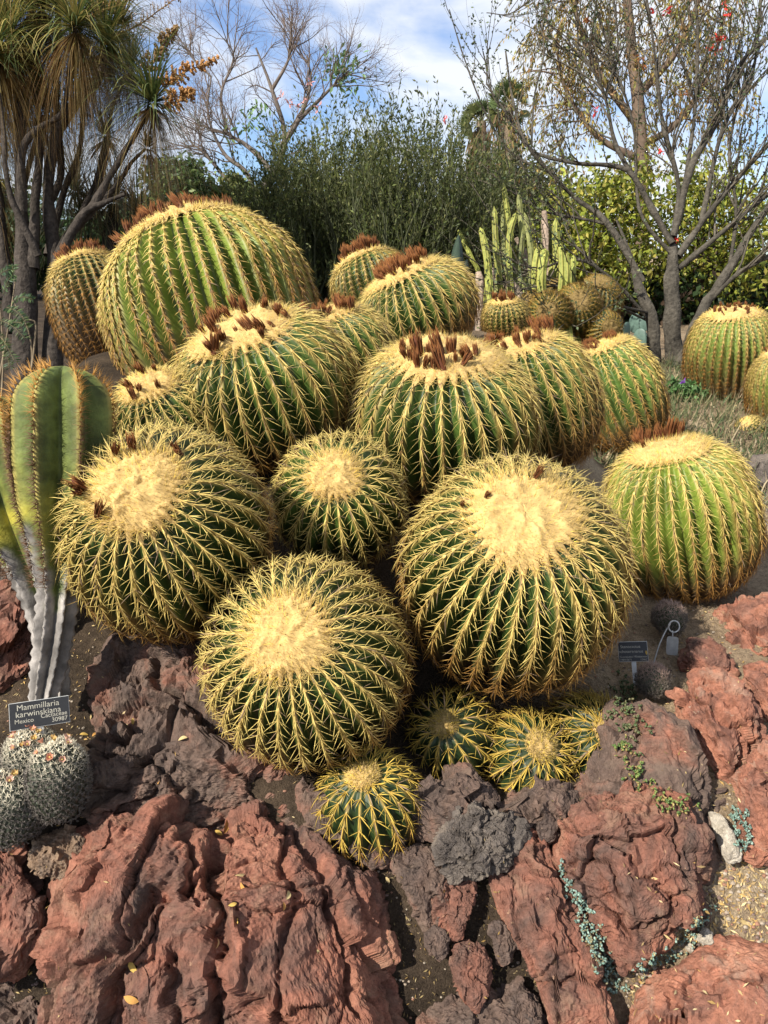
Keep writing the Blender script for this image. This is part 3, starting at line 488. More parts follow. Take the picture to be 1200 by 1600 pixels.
barrel('baby golden barrel leaning out at the foot of the yellow spined one', 1174, 676, 25, 4.20, (-.55, .55), 1., 20, .2, .38, .45, 0, 29, MD, .3, .85, 1, thick=.0024, group='barrel cacti beyond the mound')
barrel('golden barrel squeezed behind the leaning one with brown buds', 262, 668, 86, 2.44, (-.28, .80), 1., 28, .15, .34, .45, 6, 30, MD, .35, .85, 0, tz=.04)
barrel('very small golden barrel next to the brown skirted barrel', 1082, 622, 9, 4.85, (-.3, .7), 1., 16, .25, .4, .45, 0, 31, MD, .3, .85, 1, thick=.0022, group='barrel cacti beyond the mound')
PUP = 'offset barrels under the large globes'
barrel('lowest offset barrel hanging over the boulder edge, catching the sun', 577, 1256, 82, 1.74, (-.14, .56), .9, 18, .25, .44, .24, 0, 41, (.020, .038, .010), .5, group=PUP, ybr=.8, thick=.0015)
barrel('dark offset barrel squeezed between the two front globes', 708, 1152, 71, 1.92, (-.22, .28), .95, 15, .29, .50, .22, 0, 42, (.016, .030, .009), .5, group=PUP, ybr=.7, thick=.0015)  # this and the next two: shade under the globes coloured into skin and wool
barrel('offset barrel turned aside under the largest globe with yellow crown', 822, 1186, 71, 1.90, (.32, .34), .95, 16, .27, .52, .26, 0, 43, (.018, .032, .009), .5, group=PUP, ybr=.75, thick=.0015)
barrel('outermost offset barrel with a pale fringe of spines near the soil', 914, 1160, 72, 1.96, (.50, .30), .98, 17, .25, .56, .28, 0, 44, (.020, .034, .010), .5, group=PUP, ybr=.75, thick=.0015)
CL = 'dark clump of small barrels'
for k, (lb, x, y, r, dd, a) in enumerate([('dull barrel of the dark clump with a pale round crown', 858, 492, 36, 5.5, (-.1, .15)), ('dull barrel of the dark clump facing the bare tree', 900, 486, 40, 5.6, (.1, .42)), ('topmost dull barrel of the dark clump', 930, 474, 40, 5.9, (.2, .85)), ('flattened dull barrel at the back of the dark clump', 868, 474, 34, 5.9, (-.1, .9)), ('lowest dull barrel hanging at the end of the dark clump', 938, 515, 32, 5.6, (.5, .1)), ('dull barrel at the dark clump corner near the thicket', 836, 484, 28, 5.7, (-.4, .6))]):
    barrel(lb, x, y, r, dd, a, 1., 24, .15, .30, .42, 0, 60 + k, (.05, .075, .025), .5, .85, 1, thick=.0024, ybr=.40, group=CL)  # ybr dims spine and wool colour to paint the tree's shade
# ------------------------------------------------------------------ smaller plants, signs and litter on the bank
bpy.context.view_layer.update()
DG = bpy.context.evaluated_depsgraph_get()
def hit(px, py, only=None):
    r = ray(px, py); ok, loc, n, idx, ob, _ = scene.ray_cast(DG, Vector(EYE), Vector(r))
    if not ok or (only and not ob.name.startswith(only)): return None
    n = np.array(n); n = n if n.dot(r) < 0 else -n
    return np.array(loc), n, ob.name
def catmull(pts, n):
    p = np.array(pts, float); p = np.concatenate([[2 * p[0] - p[1]], p, [2 * p[-1] - p[-2]]]); m_ = len(p) - 3; t = np.linspace(0, m_ - 1e-6, n); k = t.astype(int); f = (t - k)[:, None]
    a, b_, c, d = p[k], p[k + 1], p[k + 2], p[k + 3]; return .5 * (2 * b_ + (c - a) * f + (2 * a - 5 * b_ + 4 * c - d) * f ** 2 + (3 * b_ - a - 3 * c + d) * f ** 3)

def column(parent, path, rad, nr, depth, colfn, seed, S=70, kseg=10, spine=None, name='stem', mat='corky', origin=(0, 0, 0), wav=0., ph0=0.):
    rng = np.random.RandomState(seed); C = catmull(path, S); rd = np.interp(np.linspace(0, 1, S), np.linspace(0, 1, len(rad)), rad)
    u = np.linspace(0, 1, S); topn = .09; rd = rd * np.where(u > 1 - topn, np.sqrt(np.clip(1 - ((u - 1 + topn) / topn) ** 2, 0.0008, 1)), 1)
    t, a, b_ = frames(C[None]); t, a, b_ = t[0], a[0], b_[0]; K_ = nr * kseg; ph = np.arange(K_) / K_ * 6.2831853 + ph0; fr = (np.arange(K_) / kseg) % 1; cr = np.abs(fr - .5) * 2
    prof = 1 - (depth + .16 * (1 - sstep(.3, .55, u)))[:, None] * (1 - cr[None] ** 1.0)
    if wav: prof *= 1 + wav * (cr[None] ** 4) * (1 - sstep(.45, .6, u))[:, None] * np.sin(np.arange(S)[:, None] * 1.9 + (np.arange(K_) // kseg)[None] * 2)
    E = np.cos(ph)[None, :, None] * a[:, None] + np.sin(ph)[None, :, None] * b_[:, None]; V = C[:, None] + E * (rd[:, None] * prof)[..., None]
    nz = fbm(V.reshape(-1, 3) * 14, 4, seed).reshape(S, K_); cl = colfn(u[:, None] + 0 * cr[None], cr[None] + 0 * u[:, None], nz)
    ii = np.arange(S - 1)[:, None] * K_; jj = np.arange(K_)[None]; j2 = (jj + 1) % K_; q0, q1, q2, q3 = (ii + jj).ravel(), (ii + j2).ravel(), (ii + K_ + j2).ravel(), (ii + K_ + jj).ravel()
    T = np.concatenate([np.stack([q0, q1, q2], 1), np.stack([q0, q2, q3], 1)]); o = np.asarray(origin, float)
    st_ = link(name, mesh_np(name, V.reshape(-1, 3) - o, T, cl.reshape(-1, 3)), M[mat], parent)
    if spine:
        per, ln, th_, u0, cfn = spine; B = Bag(); uu = np.arange(u0, 1.0, per); k = (uu * (S - 1)).astype(int); Pt = []; Cc = []
        for r in range(nr):
            e = np.cos(r / nr * 6.2831853 + ph0) * a[k] + np.sin(r / nr * 6.2831853 + ph0) * b_[k]; p0 = C[k] + e * rd[k][:, None]; sdv = np.cross(t[k], e)
            top = sstep(.86, .97, uu); m_ = 9
            for q in range(m_):
                dr = nrm(e * rng.uniform(.35, 1, (len(k), 1)) + sdv * rng.normal(0, .75, (len(k), 1)) + t[k] * (rng.normal(0, .5, (len(k), 1)) + 1.0 * top[:, None])); l_ = ln * rng.uniform(.5, 1.2, (len(k), 1)) * (1 + .25 * top[:, None])
                Pt.append(np.stack([p0, p0 + dr * l_], 1)); Cc.append(cfn(uu, rng))
        Pt = np.concatenate(Pt); Cc = np.concatenate(Cc); V, T, pi, s_ = tubes(Pt, np.tile([th_, 0], (len(Pt), 1)), 3, True); B.add(V - o, T, Cc[pi]); tag(link('spines', B.mesh('spines'), M['spine'], parent), kind='stuff')
    return C, rd
# columnar cactus with corky grey feet -----------------------------------
g0 = P(78, 1092, 1.80); colc = empty('columnar_cactus', g0, 'deeply ribbed green columnar cactus with grey corky feet and orange spined tip', 'cactus')
def ccol(u, cr, nz):
    g = np.array([.115, .145, .035]); y = np.array([.34, .29, .04]); gy = np.array([.27, .245, .22]); cork = np.array([.30, .22, .12])
    a = sstep(.36, .50, u + .22 * nz - .16 * (cr - .5))[..., None]; yy = (sstep(.42, .55, u) * (1 - sstep(.58, .80, u)))[..., None] * (.25 + .7 * nz[..., None]).clip(0, 1); c = g * (1 - yy) + y * yy; c = c * (.85 + .6 * nz[..., None]).clip(.4, 1.3)
    cst = (sstep(.80, .96, cr))[..., None]; c = c * (1 - cst) + cst * np.array([.42, .34, .10]); gg = gy * (1 + .8 * nz[..., None]).clip(.35, 1.4) * (.8 + .3 * cr[..., None]) ; return np.clip(gg * (1 - a) + c * a, .01, 1)
def csp(u, rng):
    t_ = sstep(.80, .93, u)[:, None]; return (np.array([.14, .07, .035]) * (1 - t_) + np.array([.50, .25, .05]) * t_) * rng.uniform(.6, 1.2, (len(u), 1))
spn = (.0085, .027, .0008, .40, csp)
column(colc, [P(66, 1100, 1.80), P(86, 985, 1.80), P(96, 860, 1.80), P(100, 720, 1.80), P(100, 572, 1.80)], [.030, .042, .046, .050, .068, .098, .112, .113, .10], 7, .48, ccol, 3, 90, 12, spn, origin=g0, wav=.07, ph0=.25)
column(colc, [P(92, 1090, 1.88), P(70, 960, 1.92), P(38, 850, 1.93), P(6, 740, 1.92), P(-8, 618, 1.90)], [.03, .040, .048, .065, .088, .095, .095, .09], 6, .50, ccol, 4, 90, 12, spn, origin=g0, wav=.07, ph0=.6)

# pincushion cacti -------------------------------------------------------
def spiny_head(parent, c, R, h, axis, nar, nsp, ln, cfn, th_, skin, seed, origin, hook=.2, name='head'):
    rng = np.random.RandomState(seed); V, T = ico(4); z = nrm(axis); x = nrm(np.cross(z, [.3, .9, .1])); y = np.cross(z, x); Bm = np.stack([x, y, z]); lump = 1 + .11 * fbm(V * 1.8, 3, seed)
    W = (V * lump[:, None] * np.array([R, R, h])) @ Bm + c - origin; hd = link(name, mesh_np(name, W, T, np.tile(skin, (len(V), 1)) * (1 + .5 * fbm(V * 12, 2, seed))[:, None].clip(.4, 1.6)), M['skin'], parent)
    k = np.arange(nar); zc = 1 - (k + .5) / nar * 1.75; ph = k * 2.399963; rr = np.sqrt(1 - zc ** 2); D = np.stack([rr * np.cos(ph), rr * np.sin(ph), zc], 1); p0 = (D * (1 + .11 * fbm(D * 1.8, 3, seed))[:, None] * np.array([R, R, h])) @ Bm; n_ = nrm((D / np.array([R, R, h])) @ Bm)
    tub = R * .10; B = Bag(); oc = np.array([[1, 0, 0], [0, 1, 0], [-1, 0, 0], [0, -1, 0], [0, 0, 1.]]); s1_ = nrm(np.cross(n_, [.1, .2, .97])); s2_ = np.cross(n_, s1_)
    Vp = p0[:, None] + tub * (oc[None, :, 0:1] * s1_[:, None] + oc[None, :, 1:2] * s2_[:, None] + oc[None, :, 2:3] * n_[:, None] * 1.1); Tp = np.array([[0, 1, 4], [1, 2, 4], [2, 3, 4], [3, 0, 4]])[None] + (np.arange(nar) * 5)[:, None, None]
    B.add(Vp + c - origin, Tp, np.array(skin) * 1.3); tips = p0 + n_ * tub * 1.1; Pt, Cc = [], []
    for q in range(nsp):
        a = q / nsp * 6.2832 + rng.uniform(-.4, .4, nar); ev = rng.uniform(.15, 1.0, nar); dr = np.cos(ev)[:, None] * (np.cos(a)[:, None] * s1_ + np.sin(a)[:, None] * s2_) + np.sin(ev)[:, None] * n_; l_ = ln * rng.uniform(.6, 1.3, (nar, 1))
        Pt.append(np.stack([tips, tips + dr * l_ * .6, tips + dr * l_ + (z - dr) * l_ * hook], 1)); Cc.append(cfn(zc, rng))
    Pt = np.concatenate(Pt) + c - origin; Cc = np.concatenate(Cc); V, T, pi, st = tubes(Pt, np.tile([th_, th_ * .8, 0], (len(Pt), 1)), 3, True); B.add(V, T, Cc[pi]); tag(link('spines', B.mesh('spines'), M['spine'], hd), kind='stuff'); return Bm
def flower_mesh(seed, cl):
    rng = np.random.RandomState(seed); n = 12; a = np.arange(n) / n * 6.2832 + rng.uniform(-.2, .2, n); e = np.stack([np.cos(a), np.sin(a), 0 * a], 1); D = nrm(e * .6 + np.array([0, 0, 1.0]))
    V, T = leaves(e * .12, D, nrm(np.array([0, 0, 1.]) - e), rng.uniform(.8, 1.15, n), .42); B = Bag(); B.add(V, T, np.repeat(np.array(cl)[None] * rng.uniform(.75, 1.2, (n, 1)), 4, 0)); V, T = ico(1); B.add(V * np.array([.16, .16, .3]) + np.array([0, 0, .35]), T, (.75, .60, .2)); m = B.mesh('flower'); m.materials.append(M['petal']); return m
FL = [flower_mesh(1, (.74, .34, .22)), flower_mesh(2, (.78, .48, .36)), flower_mesh(3, (.66, .42, .16))]
gm = P(70, 1290, 1.66); pin = empty('pincushion_cactus', gm, 'pincushion cactus clump with woolly white tops and coral pink flowers before the name sign', 'cactus')
def pcol(zc, rng):
    t_ = sstep(.30, .95, zc)[:, None]; return (np.array([.19, .165, .14]) * (1 - t_) + np.array([.88, .80, .60]) * t_) * rng.uniform(.6, 1.15, (len(zc), 1))
rngp = np.random.RandomState(4)
for k, (x, y, rp, hp, ax, nf) in enumerate([(90, 1222, 42, 66, (.15, .80), 9), (20, 1262, 46, 58, (-.10, .80), 7), (52, 1192, 42, 52, (-.05, .76), 9)]):
    c = P(x, y, 1.62 if k < 2 else 1.66); s_ = 1.62 / FPX; A = view_axis(c, *ax); Bm = spiny_head(pin, c, rp * s_, hp * s_, A, 420, 9, .0115, pcol, .0009, (.055, .06, .04), 80 + k, gm)
    for q in range(nf):
        ang = q * 2.4 + k; tz_ = rngp.uniform(.12, .62); D = np.array([math.sin(tz_) * math.cos(ang), math.sin(tz_) * math.sin(ang), math.cos(tz_)]); pos = (D * np.array([rp * s_, rp * s_, hp * s_]) * 1.0) @ Bm + c; n_ = nrm((D / np.array([rp, rp, hp])) @ Bm)
        f = link('flower', FL[(q + k) % 3], None, pin); f.rotation_euler = basis_rot(n_, np.array([math.cos(q), math.sin(q), .2])).to_euler(); f.location = pos + n_ * .011 - gm; sc_ = rngp.uniform(.009, .014); f.scale = (sc_,) * 3
def gcol(zc, rng):
    t_ = sstep(.2, .9, zc)[:, None]; return (np.array([.20, .165, .13]) * (1 - t_) + np.array([.52, .36, .28]) * t_) * rng.uniform(.5, 1.2, (len(zc), 1))
for (x, y, lb, sd_) in ((1046, 966, 'grey spiny hedgehog cactus with pinkish upright spines behind the tag', 91), (1020, 1064, 'dark bristly hedgehog cactus below the small black sign', 92)):
    h_ = ground_hit(x, y + 24); dpt = float((h_ - EYE) @ FW) - .02; c = P(x, y, dpt); s_ = dpt / FPX; e_ = empty('hedgehog_cactus', h_, lb, 'cactus'); spiny_head(e_, c, 21 * s_, 23 * s_, view_axis(c, -.05, .85), 170, 11, .017, gcol, .0006, (.06, .075, .04), sd_, h_, .35)

# name signs and tag -----------------------------------------------------
def plain(name, c, rough=.5, spec=.4, metal=0.):
    m, t, b = mat_base(name, rough, spec); tcn = nd(t, 'ShaderNodeTexCoord'); n = noise(t, 60, 4, .6, tcn.outputs['Object']); r = ramp(t, n.outputs['Fac'], [(.3, tuple(x * .8 for x in c)), (.7, tuple(min(1, x * 1.15) for x in c))]); t.links.new(r.outputs['Color'], b.inputs['Base Color']); b.inputs['Metallic'].default_value = metal; return m
M['black'] = plain('engraved_black_plastic', (.018, .018, .019), .4); M['white'] = plain('white_core_plastic', (.55, .55, .52), .5); M['letter'] = plain('pale_lettering', (.34, .32, .26), .6); M['steel'] = plain('dull_zinc', (.42, .42, .40), .45, .5, .6)
def box_mesh(name, a, b_):
    a = np.array(a); b_ = np.array(b_); V = np.array([[x, y, z] for x in (a[0], b_[0]) for y in (a[1], b_[1]) for z in (a[2], b_[2])]); T = [[0, 1, 3], [0, 3, 2], [4, 6, 7], [4, 7, 5], [0, 4, 5], [0, 5, 1], [2, 3, 7], [2, 7, 6], [0, 2, 6], [0, 6, 4], [1, 5, 7], [1, 7, 3]]; return mesh_np(name, V, T, smooth=False)
def sign(label, px, py, d, wpx, hpx, roll, lines, lean=.25):
    s_ = d / FPX; c = P(px, py, d); W, H = wpx * s_, hpx * s_; z = nrm(nrm(EYE - c) + np.array([0, 0, lean])); x = nrm(RT - z * RT.dot(z)); y = np.cross(z, x); ca, sa = math.cos(R_(roll)), math.sin(R_(roll)); x2 = x * ca + y * sa
    root = empty('plant_sign', c, label, 'sign', 'plant name signs', basis_rot(z, x2))
    link('plate', box_mesh('plate', (-W / 2, -H / 2, -.002), (W / 2, H / 2, 0)), M['white'], root); link('face', box_mesh('face', (-W / 2 + .0008, -H / 2 + .0008, .0003), (W / 2 - .0008, H / 2 - .0012, .0009)), M['black'], root)
    gz = float(ground(np.array(c[0]), np.array(c[1]))); link('stake', box_mesh('stake', (-.006, -H / 2 - .09, -.005), (.006, H * .3, -.0025)), M['steel'], root)
    for (txt, u, v, hgt, al) in lines:
        cu = bpy.data.curves.new('lettering', 'FONT'); cu.body = txt; cu.size = hgt * H; cu.align_x = al; tmp = bpy.data.objects.new('tmp', cu); col.objects.link(tmp); dg = bpy.context.evaluated_depsgraph_get(); me = bpy.data.meshes.new_from_object(tmp.evaluated_get(dg)); bpy.data.objects.remove(tmp)
        me.name = 'lettering'; me.materials.clear(); me.materials.append(M['letter']); o = link('lettering', me, None, root); o.location = (u * W, v * H, .0014)
sign('black name sign reading Mammillaria karwinskiana behind the pincushion cactus', 62, 1114, 1.66, 86, 42, 13.5, [('Mammillaria', -.02, .19, .30, 'CENTER'), ('karwinskiana', -.02, -.06, .30, 'CENTER'), ('Mexico', -.42, -.28, .22, 'LEFT'), ('Cactaceae', .46, -.20, .22, 'RIGHT'), ('30987', .46, -.40, .22, 'RIGHT')])
hs = ground_hit(988, 1034); ds = float((hs - EYE) @ FW) - .03
sign('small black name sign standing in shade beside the largest globe', 989, 1018, ds, 44, 31, 0, [('Stenocactus', -.08, .18, .20, 'CENTER'), ('ochoterenanus', -.08, -.06, .20, 'CENTER'), ('Guanajuato Mexico', -.46, -.30, .135, 'LEFT'), ('Cactaceae', .46, -.30, .135, 'RIGHT'), ('1984 0671', -.46, -.45, .135, 'LEFT'), ('15467', .46, -.45, .135, 'RIGHT')], .1)
ht = ground_hit(1028, 1016); dt_ = float((ht - EYE) @ FW) - .02; tg = empty('plant_tag', ht, 'blank metal plant tag hanging from a curled wire stake', 'tag')
lp = [P(1020, 1040, dt_), P(1030, 1008, dt_), P(1040, 986, dt_), P(1047, 975, dt_)] + [P(1053 - 8.5 * math.cos(a), 979 - 9 * math.sin(a), dt_ - .006 * a / 6.3) for a in np.linspace(.6, 6.9, 14)]
Vt, Tt, _, _ = tubes(catmull(lp, 60)[None], np.full((1, 60), .0022), 8, False); link('wire_stake', mesh_np('wire_stake', Vt - ht, Tt), M['steel'], tg)
lk = [P(1051, 985, dt_ - .004), P(1051, 997, dt_ - .004)]; Vt, Tt, _, _ = tubes(catmull(lk, 6)[None], np.full((1, 6), .0017), 6, False); link('hook', mesh_np('hook', Vt - ht, Tt), M['steel'], tg)
s_ = dt_ / FPX; a = np.linspace(0, 6.2832, 48, endpoint=False); ex = np.sign(np.cos(a)) * np.abs(np.cos(a)) ** .35 * 8.7 * s_; ey = np.sign(np.sin(a)) * np.abs(np.sin(a)) ** .35 * 15 * s_; c = P(1050.5, 1009, dt_ - .005)
Vt = np.concatenate([np.stack([ex, ey, 0 * a], 1), np.stack([ex, ey, 0 * a + .0016], 1), [[0, 0, 0], [0, 0, .0016]]]); k = np.arange(48); k2 = (k + 1) % 48; Tt = np.concatenate([np.stack([k, k2, k2 + 48], 1), np.stack([k, k2 + 48, k + 48], 1), np.stack([k2, k, np.full(48, 96)], 1), np.stack([k + 48, k2 + 48, np.full(48, 97)], 1)])
zt = nrm(nrm(EYE - c) * np.array([1, 1, .3])); Rm = np.array(basis_rot(zt, RT)); link('tag_plate', mesh_np('tag_plate', (Rm @ Vt.T).T + c - ht, Tt, smooth=False), M['steel'], tg)

# trailing succulents and stonecrop --------------------------------------
def succulent(name, label, cat, pts, n, spread, size, cl, seed, lift=.006, stems=True):
    rng = np.random.RandomState(seed); q = catmull([(a, b_, 0) for a, b_ in pts], 80); B = Bag(); G = Bag(); V0, T0 = ico(0); root = None; last = None
    for k in range(n):
        b_ = q[rng.randint(80)]; h = hit(b_[0] + rng.normal(0, spread), b_[1] + rng.normal(0, spread))
        if h is None or h[2].startswith(('spines', 'body')): continue
        p, nn, _ = h
        if root is None: root = p
        m_ = rng.randint(3, 7); top = p + nn * rng.uniform(.2, 1) * lift * 2.5 + np.array([0, 0, lift * .5])
        if stems: V, T, _, _ = tubes(np.stack([p - nn * .004, (p + top) / 2 + rng.normal(0, .002, 3), top], 0)[None], np.array([[.0011, .001, .0009]]), 4, False); G.add(V, T, (.20, .12, .06))
        for j in range(m_):
            dr = nrm(nn * .5 + rng.normal(size=3) * .8); Rm = np.array(basis_rot(dr, rng.normal(size=3))); sz = size * rng.uniform(.6, 1.25); V = (Rm @ (V0 * np.array([.75, .5, 1.15]) * sz).T).T + top + dr * sz; B.add(V, T0, np.array(cl[rng.randint(len(cl))]) * rng.uniform(.7, 1.2))
    if root is None: return
    o = empty(name, root, label, cat); tag(link('leaves', B.mesh('leaves', root), M['skin'], o), kind='stuff')
    if stems: tag(link('stems', G.mesh('stems', root), M['twig'], o), kind='stuff')
JD = [(.10, .16, .04), (.16, .20, .05), (.07, .12, .03), (.30, .22, .08)]; SD = [(.17, .25, .20), (.24, .33, .27), (.12, .19, .15)]
succulent('trailing_succulent', 'trailing green succulent with bead leaves creeping over the maroon rock', 'succulent', [(965, 1160), (985, 1190), (990, 1215), (1020, 1240), (1045, 1255), (1078, 1266)], 90, 9, .0034, JD, 1)
succulent('ground_succulent', 'low leafy succulent patch under the small black sign', 'succulent', [(955, 1075), (985, 1090), (965, 1110), (990, 1150)], 90, 13, .0042, [(.06, .09, .03), (.10, .12, .05), (.14, .13, .06)], 2)
succulent('stonecrop', 'blue green stonecrop in the crack beside the long slab', 'succulent', [(882, 1350), (890, 1385), (905, 1410), (912, 1425)], 45, 4.5, .0036, SD, 3, .004)
succulent('stonecrop', 'dusty stonecrop filling the gap between slab and flat orange rock', 'succulent', [(915, 1440), (930, 1480), (945, 1510), (965, 1545)], 110, 8, .0034, SD + [(.20, .18, .10)], 4, .004)
succulent('stonecrop', 'blue green stonecrop behind the pale elongated stone', 'succulent', [(1145, 1268), (1158, 1290), (1160, 1315), (1168, 1335)], 55, 7, .0036, SD, 5, .005)
succulent('stonecrop', 'greyish stonecrop fringe under the rounded maroon rock', 'succulent', [(995, 1512), (1025, 1498), (1060, 1485), (1085, 1450), (1105, 1420)], 80, 7, .003, SD + [(.30, .26, .13)], 6, .004)

# litter, gravel and fallen leaves ---------------------------------------
rng = np.random.RandomState(77); LB = Bag(); GB = Bag(); V0, T0 = ico(0); V1, T1 = ico(1)
def in_front(n, box, keep=('ground',), p_rock=0.):
    out = []
    for k in range(n):
        h = hit(rng.uniform(box[0], box[2]), rng.uniform(box[1], box[3]))
        if h and (h[2].startswith(keep) or (h[2].startswith('lava') and rng.rand() < p_rock)): out.append(h)
    return out
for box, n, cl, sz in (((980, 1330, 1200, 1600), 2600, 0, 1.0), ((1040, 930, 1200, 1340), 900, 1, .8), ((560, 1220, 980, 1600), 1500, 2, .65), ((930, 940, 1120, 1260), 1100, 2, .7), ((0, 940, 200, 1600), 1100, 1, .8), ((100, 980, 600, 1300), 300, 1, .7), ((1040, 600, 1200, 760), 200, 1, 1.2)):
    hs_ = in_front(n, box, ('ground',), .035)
    for p, nn, nm in hs_:
        if rng.rand() < .78 or nm.startswith('lava'):
            dr = nrm(rng.normal(size=3) - nn * .0); dr = nrm(dr - nn * dr.dot(nn) * .75); l_ = rng.uniform(.006, .019) * sz; V, T = leaves((p + nn * .002)[None], dr[None], (nn + rng.normal(0, .35, 3))[None], l_, l_ * rng.uniform(.12, .38))
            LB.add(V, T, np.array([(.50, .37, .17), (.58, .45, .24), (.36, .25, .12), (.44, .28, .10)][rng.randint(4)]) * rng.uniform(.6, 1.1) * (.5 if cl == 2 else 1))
        else:
            r_ = rng.uniform(.002, .0065) * sz; GB.add(V0 * (1 + .3 * rng.normal(size=(len(V0), 1)) * .5) * np.array([1, .8, .7]) * r_ + p + nn * r_ * .4, T0, np.array([(.30, .24, .18), (.28, .15, .10), (.36, .30, .23), (.17, .12, .10)][rng.randint(4)]))
tag(link('leaf_litter', LB.mesh('leaf_litter'), M['litter']), 'straw coloured leaf litter and chaff strewn over soil', 'litter', kind='stuff'); tag(link('gravel', GB.mesh('gravel', smooth=False), M['litter']), 'fine gravel scattered between the rocks', 'gravel', kind='stuff')
def fallen_mesh(seed):
    r = np.random.RandomState(seed); n = 7; u = np.linspace(0, 1, n); wv = np.sin(u * math.pi) ** .7 * .22; cz = .25 * np.sin(u * 2.4 + r.uniform(0, 2)); V = []
    for k in range(n): V += [[u[k] - .5, -wv[k], cz[k] + wv[k] * .5], [u[k] - .5, 0, cz[k]], [u[k] - .5, wv[k], cz[k] + wv[k] * .4]]
    T = []
    for k in range(n - 1):
        for j in (0, 1): a = k * 3 + j; T += [[a, a + 3, a + 4], [a, a + 4, a + 1]]
    m = mesh_np('fallen_leaf', V, T, np.tile([(.50, .33, .09), (.48, .37, .18), (.46, .24, .07)][seed % 3], (len(V), 1))); m.materials.append(M['litter']); return m
FM = [fallen_mesh(k) for k in range(3)]
for k, (x, y, s_) in enumerate([(208, 1127, .016), (286, 1157, .022), (150, 1150, .02), (131, 1190, .026), (122, 1182, .02), (385, 1385, .03), (362, 1413, .016), (495, 1485, .014), (350, 1292, .032), (342, 1302, .02), (447, 1400, .022), (440, 1415, .016), (366, 1440, .016), (375, 1365, .02), (205, 1560, .03), (212, 1510, .03), (605, 1375, .016), (690, 1392, .014), (1010, 1020, .012), (990, 1062, .016), (250, 1225, .014), (132, 1150, .02), (335, 1475, .018)]):
    h = hit(x, y)
    if h is None: continue
    wh = 'red boulder' if h[2].startswith('lava_boulder') else 'dark rock' if h[2].startswith('lava') else 'soil'
    if h[2].startswith(('spines', 'body', 'head', 'wool')): continue
    o = link('fallen_leaf', FM[k % 3]); o.location = h[0] + h[1] * .003; o.rotation_euler = (Matrix(basis_rot(h[1], rng.normal(size=3)))).to_euler(); o.scale = (s_,) * 3
    tag(o, {'red boulder': 'dry yellow leaf fallen on the huge red boulder', 'dark rock': 'dry yellow leaf caught on a smaller lava rock', 'soil': 'dry yellow leaf lying on bare soil between rocks'}[wh], 'leaf', 'fallen leaves on the ' + wh)
# ------------------------------------------------------------------ trees and shrubs behind the mound
def path_px(pts, n): return catmull([P(*p) for p in pts], n)
def limb_bag(B, pts, rpx, cl, rng, n=26, k=9, bark=.12):
    C = path_px(pts, n); dm = np.mean([p[2] for p in pts]); rd = np.interp(np.linspace(0, 1, n), np.linspace(0, 1, len(rpx)), rpx) * dm / FPX
    V, T, pi, st = tubes(C[None], rd[None], k, False); cen = C[st]; nz = fbm(V * np.array([9, 9, 4]), 4, rng.randint(99)); V = cen + (V - cen) * (1 + bark * 1.6 * nz)[:, None]; B.add(V, T, np.array(cl)[None] * (1 + .55 * nz[:, None]).clip(.4, 1.7)); return C, rd
def branch(Pa, Ra, m_, t0, t1, ang, ln, rad, up, wob, S, rng, lnv=.35):
    """children of every path in Pa (N,S,3): m_ each"""
    N, S0, _ = Pa.shape; idx = np.repeat(np.arange(N), m_); t = rng.uniform(t0, t1, len(idx)) * (S0 - 1); k = np.minimum(t.astype(int), S0 - 2); f = (t - k)[:, None]; o = Pa[idx, k] * (1 - f) + Pa[idx, k + 1] * f; tg = nrm(Pa[idx, k + 1] - Pa[idx, k])
    rb = (Ra[idx, k] * (1 - f[:, 0]) + Ra[idx, k + 1] * f[:, 0]); a = np.radians(ang + rng.normal(0, ang * .25, len(idx)))[:, None]; d = nrm(tg * np.cos(a) + perp(tg, rng) * np.sin(a) + np.array([0, 0, up])); l = ln * rng.uniform(1 - lnv, 1 + lnv, len(idx)); pts = [o]; step = (l / (S - 1))[:, None]
    for s in range(S - 1): d = nrm(d + rng.normal(0, wob, d.shape) + np.array([0, 0, up * .25])); pts.append(pts[-1] + d * step)
    Pn = np.stack(pts, 1); r0 = np.minimum(rb * .75, rad * rng.uniform(.7, 1.2, len(idx))); Rn = r0[:, None] * np.linspace(1, .3, S)[None]; return Pn, Rn
def add_tubes(B, Pn, Rn, cl, rng, k=4, tip=True, var=.3):
    V, T, pi, st = tubes(Pn, Rn, k, tip); c = np.array(cl)[None] * rng.uniform(1 - var, 1 + var, (len(Pn), 1)); B.add(V, T, c[pi])
def along(Pn, n, t0, t1, rng):
    N, S, _ = Pn.shape; idx = rng.randint(N, size=n); t = rng.uniform(t0, t1, n) * (S - 1); k = np.minimum(t.astype(int), S - 2); f = (t - k)[:, None]; return Pn[idx, k] * (1 - f) + Pn[idx, k + 1] * f, nrm(Pn[idx, k + 1] - Pn[idx, k])
def leaf_bag(B, pos, dr, size, asp, cols, rng, var=.3):
    n = len(pos); ln = size * rng.uniform(.6, 1.3, n); V, T = leaves(pos, dr, rand_unit(n, rng), ln, ln * asp); c = np.array(cols)[rng.randint(len(cols), size=n)] * rng.uniform(1 - var, 1 + var, (n, 1)); B.add(V, T, np.repeat(c, 4, 0))
def part(B, name, mat, root, kind=None, smooth=True):
    o = link(name, B.mesh(name, np.array(root.location), smooth), M[mat], root)
    if kind: o['kind'] = kind
    return o
def gpt(px, d, dx=0):
    p = P(px, 800, d); y = p[1]; return np.array([p[0] + dx, y, float(ground(np.array(p[0]), np.array(y)))])

